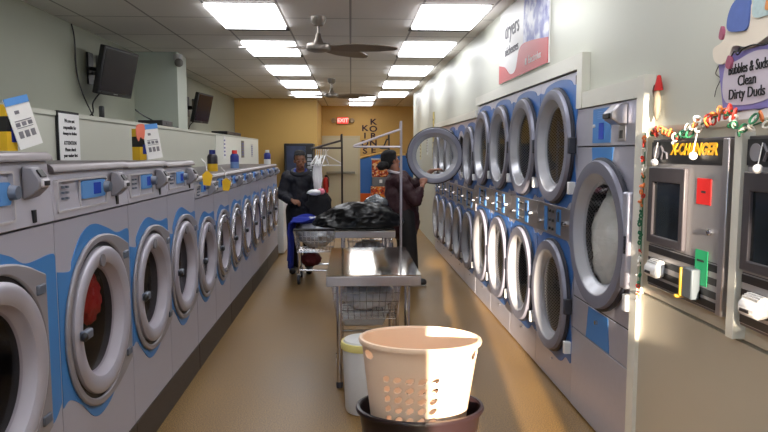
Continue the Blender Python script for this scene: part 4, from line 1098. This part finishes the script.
# -- boy
bx, byy = -.665, 7.93
t = thing('person', 'boy in dark navy jacket with blue hood lining holding black garment behind cart', 'person', (bx, byy, 0))
b = B()
hc = (.0, -.03, 1.49); P, e = head(b, hc, (.22, -1, -.05), s=.98)
chain(b, [(0, .01, 1.30), (0, -.01, 1.42)], [.058, .055])
chain(b, [(0, .02, .85), (0, .02, 1.05), (0, .015, 1.25)], [.125, .115, .10])
b.ball((0, .015, 1.25), (.17, .09, .09), 2)
LA = [(-.17, .02, 1.28), (-.24, -.02, 1.04), (-.10, -.20, .98)]; RA = [(.17, .02, 1.28), (.235, -.05, 1.05), (.20, -.29, 1.09)]
for A in (LA, RA): chain(b, A, [.05, .042, .028])
hand(b, RA[2], (.3, -1, .12), (-.6, 0, -.8), .95, .8); hand(b, LA[2], (.8, -.5, -.1), (0, .3, -1), .95, .8)
for s in (-1, 1):
    chain(b, [(s*.09, .02, .86), (s*.10, .0, .47), (s*.10, .04, .08)], [.085, .06, .042])
    chain(b, [(s*.10, .03, .05), (s*.11, -.10, .035)], [.04, .034])
fuse(b, 'body', M_SKIN, t, .0085, 3)
b = B(); b.ball(P(0, -.015, .038), (.082, .098, .092), 3, e); b.ball(P(0, -.03, .09), (.074, .08, .05), 2, e)
hr = fuse(b, 'hair', M_HAIR, t, .01, 1, .006)
for v in hr.data.vertices: pass
# trim the hair off the face
bm = bmesh.new(); bm.from_mesh(hr.data)
fdir = (P(0, 1, 0) - P(0, 0, 0)).normalized(); udir = (P(0, 0, 1) - P(0, 0, 0)).normalized(); cc = P(0, 0, 0)
bmesh.ops.delete(bm, geom=[v for v in bm.verts if (v.co - cc).dot(fdir) > .035 and (v.co - cc).dot(udir) < .062], context='VERTS')
bm.to_mesh(hr.data); bm.free()
for k in (-1, 1):
    B().ball(P(k*.031, .074, .006), (.010, .006, .0045), 2, e).build('eye', M_EYE, t, smooth=True)
    B().ball(P(k*.031, .081, .006), (.005, .003, .0045), 2, e).build('pupil', M_INK, t, smooth=True)
B().ball(P(0, .091, -.0735), (.025, .006, .010), 2, e).build('lips', M_LIP, t, smooth=True)
b = B()
chain(b, [(0, .02, .78), (0, .02, 1.0), (0, .015, 1.22)], [.175, .165, .145]); b.ball((0, .01, 1.25), (.215, .125, .10), 3)
b.ball((-.16, .01, 1.25), (.08, .09, .09), 2); b.ball((.16, .01, 1.25), (.08, .09, .09), 2)
chain(b, [LA[0], LA[1], Vector(LA[2]) - Vector((.03, -.02, 0))], [.083, .072, .052]); chain(b, [RA[0], RA[1], (.205, -.255, 1.085)], [.083, .07, .05])
fuse(b, 'jacket', M_NAVY, t, .013, 3, .012)
b = B(); b.tube([(math.cos(a)*.105, math.sin(a)*.10 + .01, 1.335 + .035*math.sin(a)) for a in [2*PI*k/24 for k in range(24)]], .033, 8, closed=True)
h = b.build('hood', M_NAVY, t, smooth=True)
b = B(); b.tube([(math.cos(a)*.078, math.sin(a)*.078 + .0, 1.345 + .035*math.sin(a)) for a in [2*PI*k/24 for k in range(24)]], .02, 8, closed=True)
b.build('hood_lining', mat('blue lining', (44, 62, 150), 0.8), t, smooth=True)
b = B()
for s in (-1, 1): chain(b, [(s*.085, .02, .84), (s*.10, .0, .47), (s*.10, .035, .11)], [.12, .088, .07])
fuse(b, 'trousers', M_DARKP, t, .014, 3)
for s in (-1, 1):
    b = B(); chain(b, [(s*.10, .05, .055), (s*.11, -.13, .045)], [.052, .045]); fuse(b, 'shoe', M_BLACK, t, .012, 3)
# garment in the boy's hand
t = thing('held_garment', 'black garment with white and pink top held up by the boy', 'garment', (-.40, 7.54, .92))
lump('black_cloth', (0, 0, 0), (.155, .08, .21), mat('black cloth', (14, 13, 16), 0.9), None, None, 14, .16, 4, parent=t)
lump('pink_cloth', (.025, -.045, .19), (.045, .04, .04), mat('pink cloth', (232, 130, 150), 0.8), None, None, 15, .2, 3, parent=t)
lump('white_cloth', (-.05, -.06, .18), (.085, .045, .035), M_WC, None, None, 16, .3, 3, parent=t)

# -- woman
wx, wy = .61, 7.18
t = thing('person', 'woman in dark maroon jacket and black hat reaching into the open dryer', 'person', (wx, wy, 0))
b = B()
hc = (-.13, .02, 1.50); fv = Vector((.86, .42, .18)); P, e = head(b, hc, fv, Vector((-.25, 0, 1)), s=1.0)
chain(b, [(-.06, .03, 1.32), (-.10, .02, 1.44)], [.062, .058])
chain(b, [(.02, .02, .88), (-.03, .02, 1.08), (-.06, .03, 1.26)], [.14, .12, .11]); b.ball((-.06, .03, 1.26), (.10, .17, .085), 2)
NA = [(-.02, -.14, 1.26), (.14, -.20, 1.02), (.235, -.10, 1.20)]; FA = [(-.02, .18, 1.27), (.17, .20, 1.20), (.38, .20, 1.37)]
for A in (NA, FA): chain(b, A, [.052, .044, .030])
hand(b, NA[2], (.05, .45, .9), (.3, .9, -.3), .95, 1.1); hand(b, FA[2], (1, .1, .25), (.2, -.2, -1), .95, .6)
for s, fx in ((-1, .10), (1, -.02)):
    chain(b, [(.02, s*.09 + .02, .88), (.05 + fx*.3, s*.10, .48), (.02 + fx, s*.10, .08)], [.10, .065, .045])
    chain(b, [(.0 + fx, s*.10, .05), (.13 + fx, s*.11, .035)], [.042, .034])
fuse(b, 'body', M_SKIN2, t, .0085, 3)
b = B(); b.ball(P(0, -.03, .035), (.092, .10, .10), 3, e); b.ball(P(0, -.02, .075), (.095, .10, .06), 3, e); b.ball(P(0, -.07, -.03), (.07, .05, .07), 2, e)
fuse(b, 'hat', mat('black knit hat', (20, 17, 18), 0.9, bump=.6, scale=60), t, .011, 3, .004)
b = B(); b.ball((-.245, -.06, 1.435), (.06, .055, .055), 3); b.ball((-.20, -.05, 1.45), (.05, .05, .05), 2)
fuse(b, 'hair', M_HAIR, t, .01, 2, .006)
for k in (-1, 1):
    B().ball(P(k*.031, .074, .006), (.010, .006, .0045), 2, e).build('eye', M_EYE, t, smooth=True)
    B().ball(P(k*.031, .081, .006), (.005, .003, .0045), 2, e).build('pupil', M_INK, t, smooth=True)
B().ball(P(0, .091, -.0735), (.025, .006, .010), 2, e).build('lips', M_LIP, t, smooth=True)
b = B()
chain(b, [(.02, .02, .72), (.0, .02, .92), (-.04, .03, 1.22)], [.20, .20, .175]); b.ball((-.05, .025, 1.26), (.14, .21, .10), 3)
b.ball((-.02, -.14, 1.25), (.09, .08, .09), 2); b.ball((-.02, .18, 1.26), (.09, .08, .09), 2)
chain(b, [NA[0], NA[1], Vector(NA[2]) - Vector((.03, .03, .055))], [.085, .075, .055]); chain(b, [FA[0], FA[1], Vector(FA[2]) - Vector((.09, .01, .07))], [.085, .07, .05])
fuse(b, 'jacket', M_MAROON, t, .013, 3, .012)
b = B(); b.tube([(-.075 + math.cos(a)*.085, math.sin(a)*.09 + .025, 1.355 - .02*math.cos(a)) for a in [2*PI*k/24 for k in range(24)]], .017, 8, closed=True)
b.build('collar', mat('pale grey collar', (190, 178, 180), 0.8), t, smooth=True)
b = B()
for s, fx in ((-1, .10), (1, -.02)): chain(b, [(.02, s*.085 + .02, .86), (.05 + fx*.3, s*.10, .48), (.02 + fx, s*.10, .11)], [.135, .098, .078])
fuse(b, 'trousers', M_DARKP, t, .014, 3)
for s, fx in ((-1, .10), (1, -.02)):
    b = B(); chain(b, [(-.02 + fx, s*.10, .055), (.15 + fx, s*.115, .045)], [.052, .045]); sh = fuse(b, 'shoe', M_BLACK, t, .012, 3)
    B().plate(rrect(-.07 + fx, s*.107 - .05, .20 + fx, s*.107 + .05, .045), [], -.018, 0).build('sole', M_WHITE, sh, rot=(PI/2, 0, 0), loc=(0, 0, .001)) if False else B().box(-.05 + fx, .18 + fx, s*.107 - .04, s*.107 + .04, .001, .014).build('sole', M_WHITE, sh)
